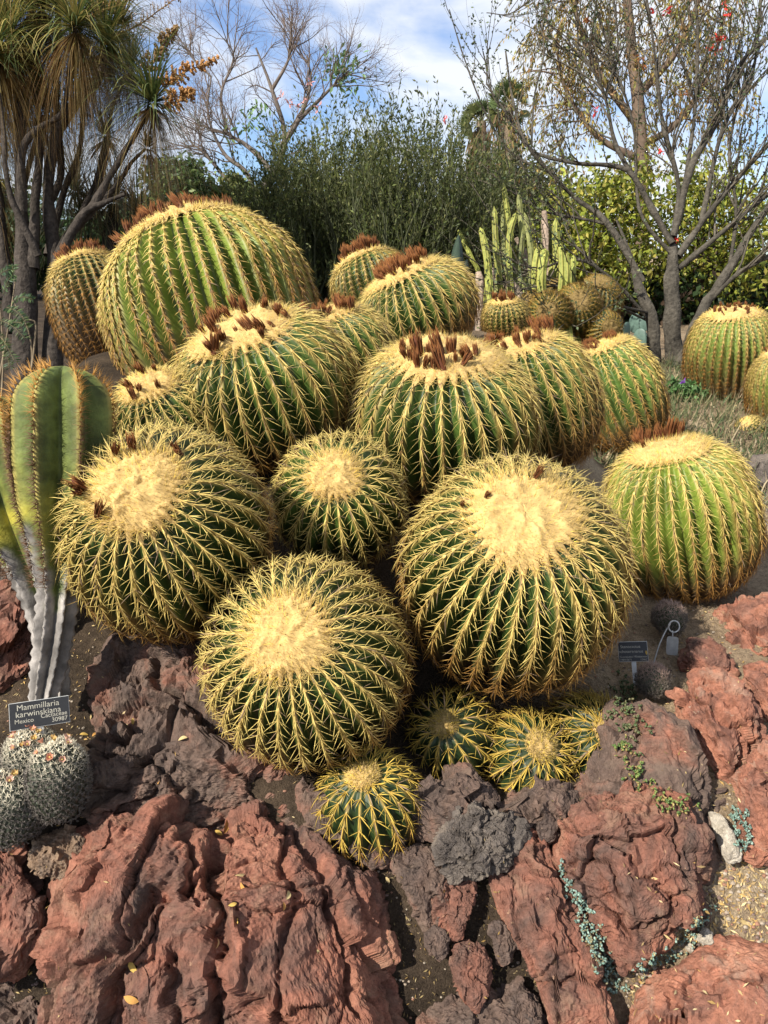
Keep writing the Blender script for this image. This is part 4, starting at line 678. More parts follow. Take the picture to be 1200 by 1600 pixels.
# ponytail palm ----------------------------------------------------------
rng = np.random.RandomState(101); D0 = 5.2; base = gpt(55, D0); pp = empty('ponytail_palm', base, 'many stemmed ponytail palm with hanging strap leaves and orange flower plumes', 'tree')
B = Bag(); BK = (.06, .049, .04)
limbs = [([(40, 760, D0), (38, 560, D0), (40, 430, D0), (30, 300, D0), (32, 180, D0 - .1), (18, 60, D0 - .1)], [42, 36, 27, 15, 12, 9]), ([(85, 760, D0 + .1), (84, 540, D0 + .1), (88, 430, D0 + .1), (75, 300, D0 + .1), (98, 185, D0), (150, 130, D0), (166, 78, D0)], [30, 27, 22, 16, 13, 10, 8]),
    ([(88, 420, D0), (105, 370, D0), (140, 330, D0 - .1), (172, 275, D0 - .1), (208, 215, D0 - .1), (236, 168, D0 - .1)], [17, 15, 12, 10, 8, 7]), ([(92, 400, D0 - .1), (130, 335, D0 - .15), (160, 318, D0 - .15), (196, 303, D0 - .2)], [13, 11, 8, 6]), ([(140, 335, D0), (178, 295, D0 + .1), (205, 255, D0 + .1), (228, 232, D0 + .1)], [8, 7, 6, 4]),
    ([(35, 330, D0 - .1), (35, 235, D0 - .2), (62, 200, D0 - .2), (92, 182, D0 - .2), (102, 160, D0 - .2), (118, 45, D0 - .3)], [12, 10, 8, 8, 7, 6]), ([(50, 420, D0), (55, 330, D0), (62, 220, D0), (56, 120, D0 + .1), (62, 15, D0 + .1)], [18, 14, 10, 9, 8]), ([(20, 520, D0 + .2), (5, 380, D0 + .2), (-10, 250, D0 + .2), (-20, 160, D0 + .2)], [20, 15, 11, 9]),
    ([(70, 330, D0 + .2), (95, 270, D0 + .3), (88, 160, D0 + .3), (90, 60, D0 + .3), (92, -50, D0 + .3)], [12, 10, 9, 8, 7]), ([(98, 200, D0 + .2), (130, 150, D0 + .3), (160, 90, D0 + .4), (152, -10, D0 + .4)], [9, 8, 7, 6]), ([(75, 400, D0 + .3), (100, 300, D0 + .4), (125, 230, D0 + .4), (132, 115, D0 + .4)], [12, 9, 8, 6]), ([(140, 340, D0 + .2), (165, 250, D0 + .3), (175, 170, D0 + .3), (205, 110, D0 + .3)], [8, 6, 5, 4]), ([(60, 400, D0 - .2), (15, 300, D0 - .3), (5, 200, D0 - .3), (-5, 90, D0 - .3)], [11, 9, 7, 6]), ([(30, 350, D0 + .4), (45, 260, D0 + .5), (75, 170, D0 + .5)], [9, 7, 6]), ([(110, 370, D0 + .3), (150, 280, D0 + .4), (165, 215, D0 + .4)], [7, 6, 4])]
for pts, rp in limbs: limb_bag(B, pts, [q * .56 for q in rp], BK, rng, 30, 10, .2)
part(B, 'trunk', 'bark', pp)
def rosette(parent, c, n, L_, axis, greens, wd=.0065, droop=1.0, name='leaf_rosette', S=8, emin=-.25, emax=1.0):
    az = rng.uniform(0, 6.2832, n); el = rng.uniform(emin, emax, n) * 1.35; d = np.stack([np.cos(az) * np.cos(el), np.sin(az) * np.cos(el), np.sin(el)], 1) + np.asarray(axis) * .35; d = nrm(d); l = L_ * rng.uniform(.65, 1.2, n); pts = [np.tile(c, (n, 1)) + d * .02]; st = (l / (S - 1))[:, None]
    for s in range(S - 1): d = nrm(d + np.array([0, 0, -1.0]) * (.26 * droop * rng.uniform(.6, 1.4, (n, 1))) * (.4 + s / S * 1.2) + rng.normal(0, .05, d.shape)); pts.append(pts[-1] + d * st)
    Pn = np.stack(pts, 1); w_ = wd * rng.uniform(.7, 1.3, (n, 1)) * np.linspace(1, .15, S)[None]; V, T, pi, s_ = ribbons(Pn, w_); cc = np.array(greens)[rng.randint(len(greens), size=n)] * rng.uniform(.65, 1.3, (n, 1)); B = Bag(); B.add(V, T, cc[pi]); tag(link(name, B.mesh(name, base if parent is pp else np.array(parent.location)), M['leaf'], parent), kind='stuff')
GRN = [(.085, .12, .035), (.12, .15, .045), (.06, .09, .03), (.20, .20, .06)]; DRY = [(.42, .29, .13), (.33, .21, .09), (.50, .38, .19), (.22, .13, .06), (.38, .30, .11)]; YG = GRN + [(.40, .33, .10), (.36, .28, .09), (.26, .25, .07)]
heads = [(238, 160, D0 - .1, 1.0), (167, 72, D0, .95), (118, 42, D0 - .3, 1.05), (62, 12, D0 + .1, 1.1), (16, 55, D0 - .1, 1.1), (90, -45, D0 + .3, 1.1), (152, -12, D0 + .4, 1.), (-24, 150, D0 + .2, 1.1), (132, 112, D0 + .4, .8), (196, 300, D0 - .2, .0), (40, 110, D0 + .3, .9), (-40, 30, D0, 1.1), (205, 106, D0 + .3, .7), (-6, 86, D0 - .3, .9), (165, 212, D0 + .4, .6), (30, -60, D0, 1.1), (190, 40, D0 + .5, .7), (230, 232, D0 + .1, .35), (-30, 270, D0 + .2, .8), (75, 170, D0 + .5, .8)]
for k, (x, y, d, s_) in enumerate(heads):
    if s_ <= 0: continue
    c = P(x, y, d); rosette(pp, c, int(230 * s_), .52 * s_, (0.2, -.2, .3), GRN if k in (0, 14) else YG, .0055, .72)
    rosette(pp, c - np.array([0, 0, .03]), int(280 * s_), .66 * s_ + .1, (0, 0, -1.2), DRY, .0036, 1.6, 'dry_leaf_skirt', 8, -1.0, .1)
def panicle(pts, n, r0, cl, seed, nb=60):
    r = np.random.RandomState(seed); C = path_px(pts, 20); B = Bag(); Cl = C[None]; rd = np.linspace(.007, .0025, 20)[None]; add_tubes(B, Cl, rd, (.30, .20, .10), r, 5); t = np.linspace(.15, 1, nb); k = (t * 19).astype(int); tg = nrm(np.gradient(C, axis=0))[k]; d = nrm(perp(tg, r) + tg * .5); ln = r0 * (1.05 - t) ** .6 * r.uniform(.6, 1.1, nb); Pn = np.stack([C[k], C[k] + d * ln[:, None] * .5 + np.array([0, 0, .01]), C[k] + d * ln[:, None]], 1); add_tubes(B, Pn, np.tile([.0025, .002, .001], (nb, 1)), (.36, .22, .09), r, 3)
    pos, dr = along(Pn, n, .15, 1., r); V0 = np.array([[1., 0, 0], [-1, 0, 0], [0, 1, 0], [0, -1, 0], [0, 0, 1], [0, 0, -1]]); T0 = np.array([[0, 2, 4], [2, 1, 4], [1, 3, 4], [3, 0, 4], [2, 0, 5], [1, 2, 5], [3, 1, 5], [0, 3, 5]]); sz = r.uniform(.0035, .0065, n); V = pos[:, None] + rand_unit(n, r)[:, None] * .006 + V0[None] * sz[:, None, None] * np.array([1, 1, 1.3]); T = T0[None] + (np.arange(n) * 6)[:, None, None]; c = np.array(cl)[None] * r.uniform(.6, 1.3, (n, 1)); B.add(V, T, np.repeat(c, 6, 0)); part(B, 'flower_plume', 'petal', pp)
panicle([(228, 130, D0 - .1), (240, 95, D0 - .15), (258, 65, D0 - .2), (275, 42, D0 - .25)], 1500, .10, (.34, .22, .10), 1); panicle([(248, 150, D0 - .1), (268, 125, D0 - .15), (300, 108, D0 - .2), (340, 93, D0 - .25)], 2000, .10, (.62, .33, .12), 2); panicle([(252, 170, D0 - .1), (272, 160, D0 - .15), (290, 150, D0 - .2), (302, 142, D0 - .2)], 1700, .11, (.62, .34, .13), 3); panicle([(130, 30, D0), (160, 18, D0), (190, 5, D0), (230, -30, D0)], 200, .14, (.34, .22, .10), 4, 90); panicle([(170, 60, D0 + .1), (215, 40, D0 + .1), (250, 15, D0 + .1), (285, -10, D0 + .1)], 40, .16, (.34, .22, .10), 5, 70)

# grassy drooping mass behind the palm, feathery shrub --------------------
g = gpt(175, 6.3); gt = empty('grass_tree', g, 'shaggy low grass tree with drooping dull leaves behind the palm trunks', 'plant'); B = Bag(); limb_bag(B, [(175, 620, 6.3), (172, 400, 6.3), (178, 322, 6.3)], [16, 13, 9], BK, rng); part(B, 'trunk', 'bark', gt)
for x, y in ((178, 318), (150, 330), (215, 335), (130, 350), (120, 300)): rosette(gt, P(x, y, 6.3), 170, .62, (0, 0, .1), [(.055, .075, .035), (.09, .10, .045), (.15, .12, .06)], .006, 1.25)
g = gpt(12, 4.1); fs = empty('feathery_shrub', g, 'feathery leaved green seedling tree against the dark palm trunk', 'shrub'); B = Bag(); LF = Bag(); r = np.random.RandomState(5); stems = [[(40, 640, 4.1), (50, 560, 4.1), (42, 510, 4.1), (20, 470, 4.1)], [(40, 640, 4.1), (56, 520, 4.1), (48, 500, 4.1), (30, 505, 4.1)], [(0, 660, 4.1), (5, 560, 4.1), (0, 470, 4.1)], [(-10, 640, 4.1), (10, 530, 4.1), (24, 440, 4.1)]]
for s in stems: limb_bag(B, s, [2, 1.5, 1.], (.22, .17, .11), r, 16, 5, 0)
for (x, y, dx, dy) in [(20, 470, 32, -2), (5, 460, 14, -30), (10, 480, 30, 22), (0, 500, 40, 30), (20, 440, 0, -25), (-5, 520, 28, 45), (15, 505, 30, 8), (0, 470, -30, 10), (5, 530, 10, 45), (-10, 440, 30, -20)]:
    C = catmull([P(x, y, 4.1), P(x + dx * .5, y + dy * .5 - 5, 4.05), P(x + dx, y + dy, 4.05)], 22); add_tubes(B, C[None], np.full((1, 22), .0014), (.16, .15, .07), r, 3)
    tg = nrm(np.gradient(C, axis=0)); sdv = nrm(np.cross(tg, [0.1, -.6, .5]))
    for sg in (-1, 1): leaf_bag(LF, C, sdv * sg + tg * .35, .032, .22, [(.07, .13, .05), (.12, .18, .06), (.05, .10, .05)], r)
part(B, 'stem', 'twig', fs); part(LF, 'leaves', 'leaf', fs, 'stuff')

# dense twiggy green shrub ------------------------------------------------
def upright_shrub(name, label, px0, px1, d, top_fn, seed, nst, cl_t, cl_l, m1=7, m2=6, lsize=.026, nleaf=26000, dd=.8):
    r = np.random.RandomState(seed); g = gpt((px0 + px1) / 2, d); root = empty(name, g, label, 'shrub'); W = (px1 - px0) / FPX * d; S = 9; x0 = r.uniform(-.30, .30, nst) * W; y0 = r.uniform(-.5, .5, nst) * dd; xe = np.clip(x0 * 1.35 + r.normal(0, .14, nst) * W, -.5 * W, .5 * W); ye = y0 + r.normal(0, .25, nst) * dd
    ztop = np.array([P(600 + (g[0] + xe[k]) * FPX / (d + ye[k]), top_fn((g[0] + xe[k]) * FPX / d + 600), d + ye[k])[2] for k in range(nst)]) * 1.0; ztop = g[2] + (ztop - g[2]) * r.uniform(.55, 1.0, nst) ** .6; u = np.linspace(0, 1, S)[None]
    Pn = np.stack([g[0] + x0[:, None] + (xe - x0)[:, None] * u ** .75, g[1] + y0[:, None] + (ye - y0)[:, None] * u, g[2] + (ztop - g[2])[:, None] * u], -1); Pn[:, 1:] += r.normal(0, .022, Pn[:, 1:].shape); Rn = r.uniform(.010, .019, (nst, 1)) * np.linspace(1, .22, S)[None]
    B = Bag(); add_tubes(B, Pn, Rn, cl_t, r, 5); P1, R1 = branch(Pn, Rn, m1, .12, .95, 24, .50, .0065, .35, .10, 6, r); add_tubes(B, P1, R1, cl_t, r, 3); P2, R2 = branch(P1, R1, m2, .15, .95, 28, .26, .0035, .3, .12, 4, r); add_tubes(B, P2, R2, tuple(.6 * a + .4 * b_ for a, b_ in zip(cl_t, cl_l[0])), r, 3)
    part(B, 'branches', 'twig', root, 'stuff'); LF = Bag(); pos, dr = along(P2, nleaf, .1, 1., r); leaf_bag(LF, pos, nrm(dr + r.normal(0, .5, dr.shape)), lsize, .34, cl_l, r, .4); pos, dr = along(P1, nleaf // 5, .2, 1., r); leaf_bag(LF, pos, nrm(dr + r.normal(0, .5, dr.shape)), lsize, .34, cl_l, r, .4); part(LF, 'leaves', 'leaf', root, 'stuff'); return root, P2
def topf(x): return np.interp(x, [330, 390, 440, 470, 520, 580, 620, 680, 720, 760, 800], [395, 360, 308, 280, 278, 262, 245, 268, 275, 312, 350])
sh, P2 = upright_shrub('twiggy_shrub', 'dense dark green upright twiggy shrub filling the middle background', 395, 770, 7.2, topf, 21, 150, (.072, .078, .042), [(.085, .105, .028), (.115, .138, .036), (.06, .08, .022), (.17, .17, .06)], 8, 6, .036, 54000, 1.1)
r = np.random.RandomState(8); B = Bag(); C = np.stack([path_px(p, 14) for p in ([(655, 345, 6.5), (640, 310, 6.4), (618, 290, 6.35), (600, 285, 6.3)], [(660, 350, 6.5), (680, 330, 6.4), (695, 345, 6.3), (690, 365, 6.2)], [(650, 350, 6.5), (655, 300, 6.4), (668, 270, 6.35), (690, 262, 6.3)], [(650, 350, 6.5), (630, 325, 6.4), (612, 318, 6.3), (605, 300, 6.3)], [(660, 360, 6.5), (670, 300, 6.4), (650, 275, 6.35), (630, 272, 6.3)])]); Rr_ = np.tile(np.linspace(.008, .002, 14), (5, 1)); add_tubes(B, C, Rr_, (.34, .31, .27), r, 5); Pb, Rb = branch(C, Rr_, 7, .2, .95, 30, .22, .003, -.05, .1, 5, r); add_tubes(B, Pb, Rb, (.38, .35, .30), r, 3); o = part(B, 'dead_branches', 'twig', sh, 'stuff'); tag(o, 'bleached dead twigs')
rf = np.random.RandomState(9)
def blossom(root, pts, size, cl, n=14, name='flower_cluster', droop=False):
    for (x, y, d) in pts:
        c = P(x, y, d); B = Bag(); dr = rand_unit(n, rf) + (np.array([0, 0, -.8]) if droop else 0); leaf_bag(B, c + rand_unit(n, rf) * size * .35, dr, size, .45, [cl, tuple(v * .75 for v in cl), tuple(min(1, v * 1.2) for v in cl)], rf); part(B, name, 'petal', root)
blossom(sh, [(696, 186, 6.9), (708, 322, 6.4)], .045, (.60, .13, .13), 10)

# bare spreading tree with pink blossom behind the shrub -------------------
r = np.random.RandomState(31); g = gpt(420, 13); bt = empty('bare_tree', g, 'thin bare spreading tree with a little pink blossom behind the twiggy shrub', 'tree'); B = Bag(); d = 13.
mains = [([(405, 760, d), (410, 330, d), (432, 270, d), (445, 210, d), (425, 140, d), (400, 75, d)], [9, 8, 6, 4, 3, 1.5]), ([(430, 275, d), (395, 235, d), (355, 210, d), (310, 195, d)], [5, 4, 2.5, 1]), ([(440, 230, d), (470, 180, d), (485, 130, d), (480, 85, d)], [5, 3.5, 2.5, 1]), ([(455, 200, d), (495, 160, d), (525, 130, d), (545, 110, d)], [4, 3, 2, 1]), ([(410, 330, d), (385, 270, d), (350, 240, d), (325, 180, d), (330, 120, d)], [5, 4, 3, 2, 1]), ([(330, 120, d), (300, 90, d), (290, 70, d)], [1.6, 1.2, .6]), ([(400, 300, d), (365, 290, d), (320, 240, d), (300, 225, d)], [4, 3, 2.5, 1.]), ([(425, 140, d), (450, 95, d), (455, 60, d)], [3, 2, 1]), ([(355, 210, d), (345, 150, d), (365, 90, d), (350, 60, d)], [2.5, 2, 1.4, .8])]
Cs, Rs = [], []
for pts, rp in mains: c_, r_ = limb_bag(B, pts, rp, (.14, .115, .095), r, 16, 6, .05); Cs.append(c_); Rs.append(r_)
Cs = np.stack(Cs); Rs = np.stack(Rs); P1, R1 = branch(Cs, Rs, 15, .35, 1, 42, .85, .012, .12, .16, 6, r); add_tubes(B, P1, R1, (.16, .125, .10), r, 4); P2, R2 = branch(P1, R1, 8, .2, 1, 42, .42, .0065, .1, .16, 5, r); add_tubes(B, P2, R2, (.18, .135, .11), r, 3); P3, R3 = branch(P2, R2, 3, .3, 1, 40, .22, .004, .05, .12, 3, r); add_tubes(B, P3, R3, (.20, .14, .115), r, 3); part(B, 'trunk', 'twig', bt)
LF = Bag(); pos, dr = along(P2, 1900, .2, 1, r); 
msk = (np.abs(pos[:, 0] - P(440, 0, d)[0]) < .95) & (pos[:, 2] < P(0, 190, d)[2]); leaf_bag(LF, pos[msk], dr[msk] + r.normal(0, .6, dr[msk].shape), .10, .42, [(.15, .19, .07), (.22, .23, .10), (.10, .14, .05)], r)
for (x, y) in ((540, 95), (530, 118), (545, 125), (400, 185), (392, 190), (525, 90), (518, 105)): n = 34; leaf_bag(LF, P(x, y, d) + r.normal(0, .11, (n, 3)), rand_unit(n, r), .12, .4, [(.15, .27, .10), (.20, .32, .13)], r)
part(LF, 'leaves', 'leaf', bt, 'stuff'); blossom(bt, [(x, y, d - .2) for x, y in ((452, 160), (463, 168), (476, 158), (484, 128), (496, 168), (440, 150))], .085, (.66, .34, .32), 9)

# bushy green tree and hedge trees closing the view -------------------------
def crown_tree(name, label, px, py, d, rx, rz, cols, seed, ncl=60, nl=110, ls=.13, ry=None, trunk=True, cat='tree', group='trees closing the view behind the garden', clr=.30, asp=.5):
    r = np.random.RandomState(seed); c = P(px, py, d); g = np.array([c[0], c[1], float(ground(np.array(c[0]), np.array(c[1])))]); root = empty(name, g, label, cat, group); s_ = d / FPX; rx *= s_; rz *= s_; ry = rx if ry is None else ry * s_; u = rand_unit(ncl, r) * (r.uniform(.35, 1, (ncl, 1)) ** .45) * np.array([rx, ry, rz]); cen = c + u * (1 + .18 * r.normal(size=(ncl, 1)))
    B = Bag(); hub = g + np.array([0, 0, max(.1, (c[2] - g[2]) * .45)]); TR = np.stack([g, (g + hub) / 2 + r.normal(0, .02, 3), hub])[None]; rt = .035 * max(rx, rz) + .02; add_tubes(B, TR, np.array([[rt * 1.5, rt * 1.1, rt]]), (.12, .09, .07), r, 8, False)
    mid = hub + (cen - hub) * .5 + r.normal(0, .08 * rx, cen.shape); Pb = np.stack([np.tile(hub, (ncl, 1)), mid, cen], 1); add_tubes(B, Pb, np.tile([rt * .55, rt * .3, rt * .08], (ncl, 1)), (.13, .10, .08), r, 4); part(B, 'trunk', 'twig', root)
    LF = Bag(); cr_ = clr * min(rx, rz) * r.uniform(.6, 1.3, ncl); pos = (cen[:, None] + r.normal(size=(ncl, nl, 3)) * cr_[:, None, None] * np.array([1, 1, .75])).reshape(-1, 3); tone = np.repeat(r.uniform(.65, 1.25, ncl), nl); n = len(pos); ln = ls * r.uniform(.6, 1.25, n); V, T = leaves(pos, nrm(rand_unit(n, r) + np.array([0, 0, -.35])), nrm(rand_unit(n, r) + np.array([0, 0, .8])), ln, ln * asp); cc = np.array(cols)[r.randint(len(cols), size=n)] * tone[:, None] * r.uniform(.75, 1.25, (n, 1)); LF.add(V, T, np.repeat(cc, 4, 0)); part(LF, 'crown', 'leaf', root, 'stuff'); return root
G1 = [(.07, .12, .035), (.11, .17, .045), (.05, .09, .03)]; G2 = [(.035, .065, .022), (.05, .085, .03), (.06, .10, .03)]; G3 = [(.19, .22, .06), (.26, .26, .09), (.12, .16, .05)]
crown_tree('bushy_tree', 'leafy bright green tree with uneven crown beyond the giant barrel', 285, 300, 11.5, 42, 46, G1 + [(.20, .26, .07)], 41, 46, 130, .10)
crown_tree('bushy_tree', 'rounded dark evergreen beyond the giant barrel beside the leafy bright tree', 232, 352, 13, 46, 30, G2, 42, 50, 130, .12)
crown_tree('bushy_tree', 'olive leaved shrubby tree under the bare tree', 365, 320, 12, 52, 34, G3, 43, 50, 120, .09)
crown_tree('bushy_tree', 'dark low evergreen behind the grassy palm trunks', 150, 390, 14, 60, 50, G2, 44, 50, 120, .14)
crown_tree('bushy_tree', 'dark evergreen screened by the ponytail palm stems', 20, 380, 14, 90, 60, G2, 45, 60, 120, .15)
crown_tree('bushy_tree', 'dark evergreen mass behind the twiggy shrub', 560, 370, 15, 150, 75, G2, 46, 110, 120, .15)
crown_tree('bushy_tree', 'dull green tree behind the columnar cactus thicket', 800, 340, 15, 90, 75, [(.10, .11, .06), (.14, .14, .07), (.07, .09, .04)], 47, 80, 110, .14)
crown_tree('sunlit_bush', 'sunlit yellow green leafy bush behind the grey branched tree', 930, 375, 9.0, 75, 100, [(.24, .28, .035), (.32, .34, .05), (.14, .18, .03), (.34, .30, .06)], 48, 62, 110, .085, 60, cat='bush', group='sunlit bushes')
crown_tree('sunlit_bush', 'second sunlit yellow green bush by the twin grey trunks', 1110, 370, 9.4, 100, 100, [(.23, .27, .035), (.31, .33, .05), (.13, .17, .03), (.34, .30, .06)], 49, 68, 110, .085, 60, cat='bush', group='sunlit bushes')
crown_tree('bushy_tree', 'shaded dark bush low behind the grey trunks', 1020, 480, 10, 130, 50, G2 + [(.09, .06, .04)], 50, 70, 110, .11)
crown_tree('bushy_tree', 'dark bush low beyond the pale green barrel', 1190, 470, 10.5, 90, 60, G2 + [(.16, .10, .06)], 51, 60, 110, .12)
# golden brown weeping tree
r = np.random.RandomState(61); d = 10.5; g = gpt(1000, d); wt = empty('weeping_tree', g, 'tall golden brown weeping tree with shaggy drooping foliage', 'tree'); B = Bag(); Cs, Rs = [], []
for pts, rp in (([(1000, 760, d), (1002, 400, d), (1000, 200, d), (985, 60, d), (975, -60, d)], [14, 12, 10, 8, 5]), ([(1000, 200, d), (940, 120, d), (905, 40, d), (890, -40, d)], [7, 5, 4, 2]), ([(995, 150, d), (1050, 90, d), (1085, 20, d), (1100, -60, d)], [7, 5, 4, 2]), ([(1000, 250, d), (930, 210, d), (880, 130, d), (870, 60, d)], [6, 4, 3, 2]), ([(1000, 230, d), (1060, 190, d), (1110, 110, d), (1130, 30, d)], [6, 5, 3, 2])): c_, r_ = limb_bag(B, pts, rp, (.12, .085, .06), r, 18, 7, .08); Cs.append(c_); Rs.append(r_)
Cs = np.stack(Cs); Rs = np.stack(Rs); P1, R1 = branch(Cs, Rs, 26, .35, 1, 60, .65, .012, .0, .15, 6, r); add_tubes(B, P1, R1, (.14, .10, .07), r, 4); P2, R2 = branch(P1, R1, 4, .2, 1, 60, .75, .004, -.9, .10, 7, r); add_tubes(B, P2, R2, (.16, .11, .06), r, 3); part(B, 'trunk', 'twig', wt)
LF = Bag(); WC = [(.32, .23, .07), (.38, .29, .08), (.18, .13, .05), (.17, .17, .05), (.26, .26, .06), (.28, .16, .06)]; pos, dr = along(P2, 14000, .1, 1, r); leaf_bag(LF, pos + r.normal(0, .02, pos.shape), dr + r.normal(0, .5, dr.shape) + np.array([0, 0, -.3]), .075, .30, WC, r, .35); part(LF, 'crown', 'leaf', wt, 'stuff')

# grey many branched tree ---------------------------------------------------
r = np.random.RandomState(71); d = 6.2; g = gpt(1045, d); ft = empty('branching_tree', g, 'grey twisted tree with twin trunks, wiry branches and red flowers', 'tree'); B = Bag(); GB_ = (.08, .07, .055)
mains = [([(1022, 720, d), (1022, 560, d), (1018, 500, d), (1000, 455, d), (985, 400, d), (962, 340, d)], [17, 15, 13, 11, 5, 1.5]), ([(1060, 640, d), (1052, 560, d), (1050, 480, d), (1050, 420, d), (1052, 370, d)], [22, 20, 17, 14, 11]), ([(1050, 600, d - .1), (1075, 540, d - .1), (1100, 480, d - .1), (1140, 420, d - .1), (1175, 360, d - .1), (1215, 300, d - .1)], [17, 13, 11, 9, 8, 6]),
    ([(1050, 380, d), (1015, 320, d), (985, 270, d), (950, 258, d), (900, 255, d), (830, 235, d), (790, 175, d), (760, 130, d)], [10, 9, 8, 6, 5, 4, 3, 1.5]), ([(985, 270, d), (960, 220, d), (945, 150, d), (920, 100, d), (895, 65, d)], [7, 6, 5, 3, 2]), ([(1005, 440, d), (950, 350, d), (900, 310, d), (860, 270, d), (820, 220, d), (800, 150, d), (790, 80, d)], [9, 8, 7, 6, 4, 3, 1.5]),
    ([(1052, 370, d), (1080, 260, d), (1120, 190, d), (1150, 110, d), (1195, 60, d)], [11, 9, 8, 6, 4]), ([(1052, 370, d), (1060, 290, d), (1035, 190, d), (1020, 60, d), (1005, -30, d)], [9, 7, 6, 4, 3]), ([(1060, 400, d), (1110, 330, d), (1160, 270, d), (1215, 210, d)], [9, 8, 6, 5]), ([(1060, 420, d), (1120, 370, d), (1180, 320, d), (1230, 280, d)], [9, 7, 6, 5]), ([(1095, 350, d), (1130, 200, d), (1175, 120, d), (1190, -20, d)], [7, 6, 4, 3]),
    ([(1018, 505, d), (960, 440, d - .2), (900, 405, d - .3), (830, 425, d - .4), (790, 420, d - .4)], [6, 5, 4, 3, 1.5]), ([(1020, 490, d), (960, 475, d - .3), (900, 450, d - .5), (840, 448, d - .6), (800, 455, d - .6)], [4, 3.5, 3, 2, 1]), ([(1010, 500, d), (960, 480, d - .3), (900, 490, d - .5), (860, 515, d - .7)], [4, 3.5, 2.5, 1.5]), ([(860, 270, d), (800, 240, d), (760, 180, d), (725, 90, d), (702, 15, d)], [4, 3.5, 2.5, 2, 1]), ([(950, 350, d), (900, 340, d), (850, 330, d), (800, 300, d)], [5, 4, 3, 2]),
    ([(1052, 400, d), (1000, 330, d), (990, 200, d), (960, 100, d), (935, 20, d)], [6, 5, 4, 3, 2]), ([(1064, 322, d), (1085, 180, d), (1090, 60, d), (1085, -20, d)], [6, 5, 4, 3]), ([(1140, 420, d), (1150, 330, d), (1140, 230, d), (1165, 120, d)], [6, 5, 4, 2]), ([(1100, 480, d - .1), (1150, 430, d - .2), (1200, 400, d - .2), (1240, 370, d - .2)], [7, 6, 5, 4]), ([(830, 235, d), (835, 150, d), (850, 80, d), (838, 10, d)], [3, 2.5, 2, 1]), ([(800, 180, d), (770, 150, d), (755, 80, d)], [2.5, 2, 1]), ([(945, 150, d), (965, 80, d), (960, 0, d)], [3, 2, 1.5]), ([(760, 20, d), (800, 20, d), (850, -20, d)], [1, 1.5, 2])]
Cs, Rs = [], []
for pts, rp in mains: c_, r_ = limb_bag(B, [(a, b_, dd + (0 if k == 0 else r.normal(0, .035))) for k, (a, b_, dd) in enumerate(pts)], [q * (.72 if rp[0] > 16 else .56) for q in rp[:-1]] + [min(rp[-1] * .8, 4)], GB_, r, 24, 8, .2); Cs.append(c_); Rs.append(r_)
Cs = np.stack(Cs); Rs = np.stack(Rs); lf = [3, 5, 14, 20, 21]; ot = [k for k in range(3, len(Cs)) if k not in lf]; Pl, Rl = branch(Cs[lf], Rs[lf], 6, .3, 1, 34, .45, .007, .3, .1, 8, r); P1, R1 = branch(Cs[ot], Rs[ot], 15, .25, 1, 38, .75, .009, .26, .14, 8, r); P1 = np.concatenate([P1, Pl]); R1 = np.concatenate([R1, Rl]); add_tubes(B, P1, R1, (.11, .095, .072), r, 4); P2, R2 = branch(P1, R1, 2, .25, 1, 34, .34, .005, .25, .10, 6, r); add_tubes(B, P2, R2, (.11, .092, .07), r, 3); part(B, 'trunk', 'bark', ft)
LF = Bag(); pos, dr = along(P2, 6000, .1, 1, r); leaf_bag(LF, pos, dr * .4 + rand_unit(len(pos), r), .026, .55, [(.06, .09, .04), (.09, .12, .05), (.14, .16, .06)], r); pos, dr = along(P1, 2500, .1, 1, r); leaf_bag(LF, pos, dr * .4 + rand_unit(len(pos), r), .026, .55, [(.06, .09, .04), (.09, .12, .05)], r); part(LF, 'leaves', 'leaf', ft, 'stuff')
blossom(ft, [(1118, 60, d), (1112, 75, d), (1122, 80, d), (1130, 58, d), (1132, 10, d), (1138, 25, d), (1020, 20, d), (1042, 18, d), (930, 172, d), (1035, 235, d), (1058, 373, d)], .042, (.68, .06, .05), 10); blossom(ft, [(1005, 100, d), (1000, 90, d), (1075, 145, d), (918, 30, d)], .045, (.45, .18, .06), 12, droop=True)

# columnar cactus thicket -----------------------------------------------------
def colfar(u, cr, nz):
    c = np.array([.30, .33, .07]) * (.8 + .4 * nz[..., None]); cst = sstep(.7, 1, cr)[..., None]; return np.clip(c * (1 - .5 * cst) + cst * .5 * np.array([.52, .42, .12]), .01, 1)
def colgr(u, cr, nz): return np.clip(np.array([.22, .23, .075]) * (.9 + .5 * nz[..., None]) + (1 - sstep(.15, .5, u))[..., None] * np.array([.14, .10, .07]), .01, 1)
clumps = [('clump of yellow lit columnar cacti nearest the slanting barrel', [(768, 470, 762, 400, 750, 355, 5), (785, 470, 776, 400, 772, 322, 5), (752, 440, 735, 400, 715, 358, 4), (762, 450, 760, 410, 752, 365, 4), (800, 470, 795, 380, 806, 332, 5), (812, 470, 800, 380, 786, 285, 4.5)], colfar, 1), ('tall yellow columnar cactus clump behind the small round barrel', [(848, 475, 846, 430, 852, 388, 8), (838, 470, 836, 420, 842, 385, 6), (868, 470, 870, 420, 868, 340, 6.5), (884, 470, 886, 430, 884, 395, 5.5), (896, 470, 895, 440, 896, 398, 5), (858, 470, 860, 440, 862, 410, 5), (876, 480, 878, 430, 876, 380, 5)], colfar, 2), ('grey green columnar cactus thicket with pale dead stems', [(825, 480, 830, 400, 818, 330, 5), (810, 480, 790, 410, 786, 310, 5), (838, 480, 850, 370, 845, 320, 5), (800, 480, 815, 380, 810, 300, 5), (775, 480, 780, 420, 770, 375, 5), (790, 490, 800, 440, 798, 380, 7), (815, 490, 818, 450, 812, 430, 7), (860, 485, 866, 420, 858, 350, 5)], colgr, 3)]
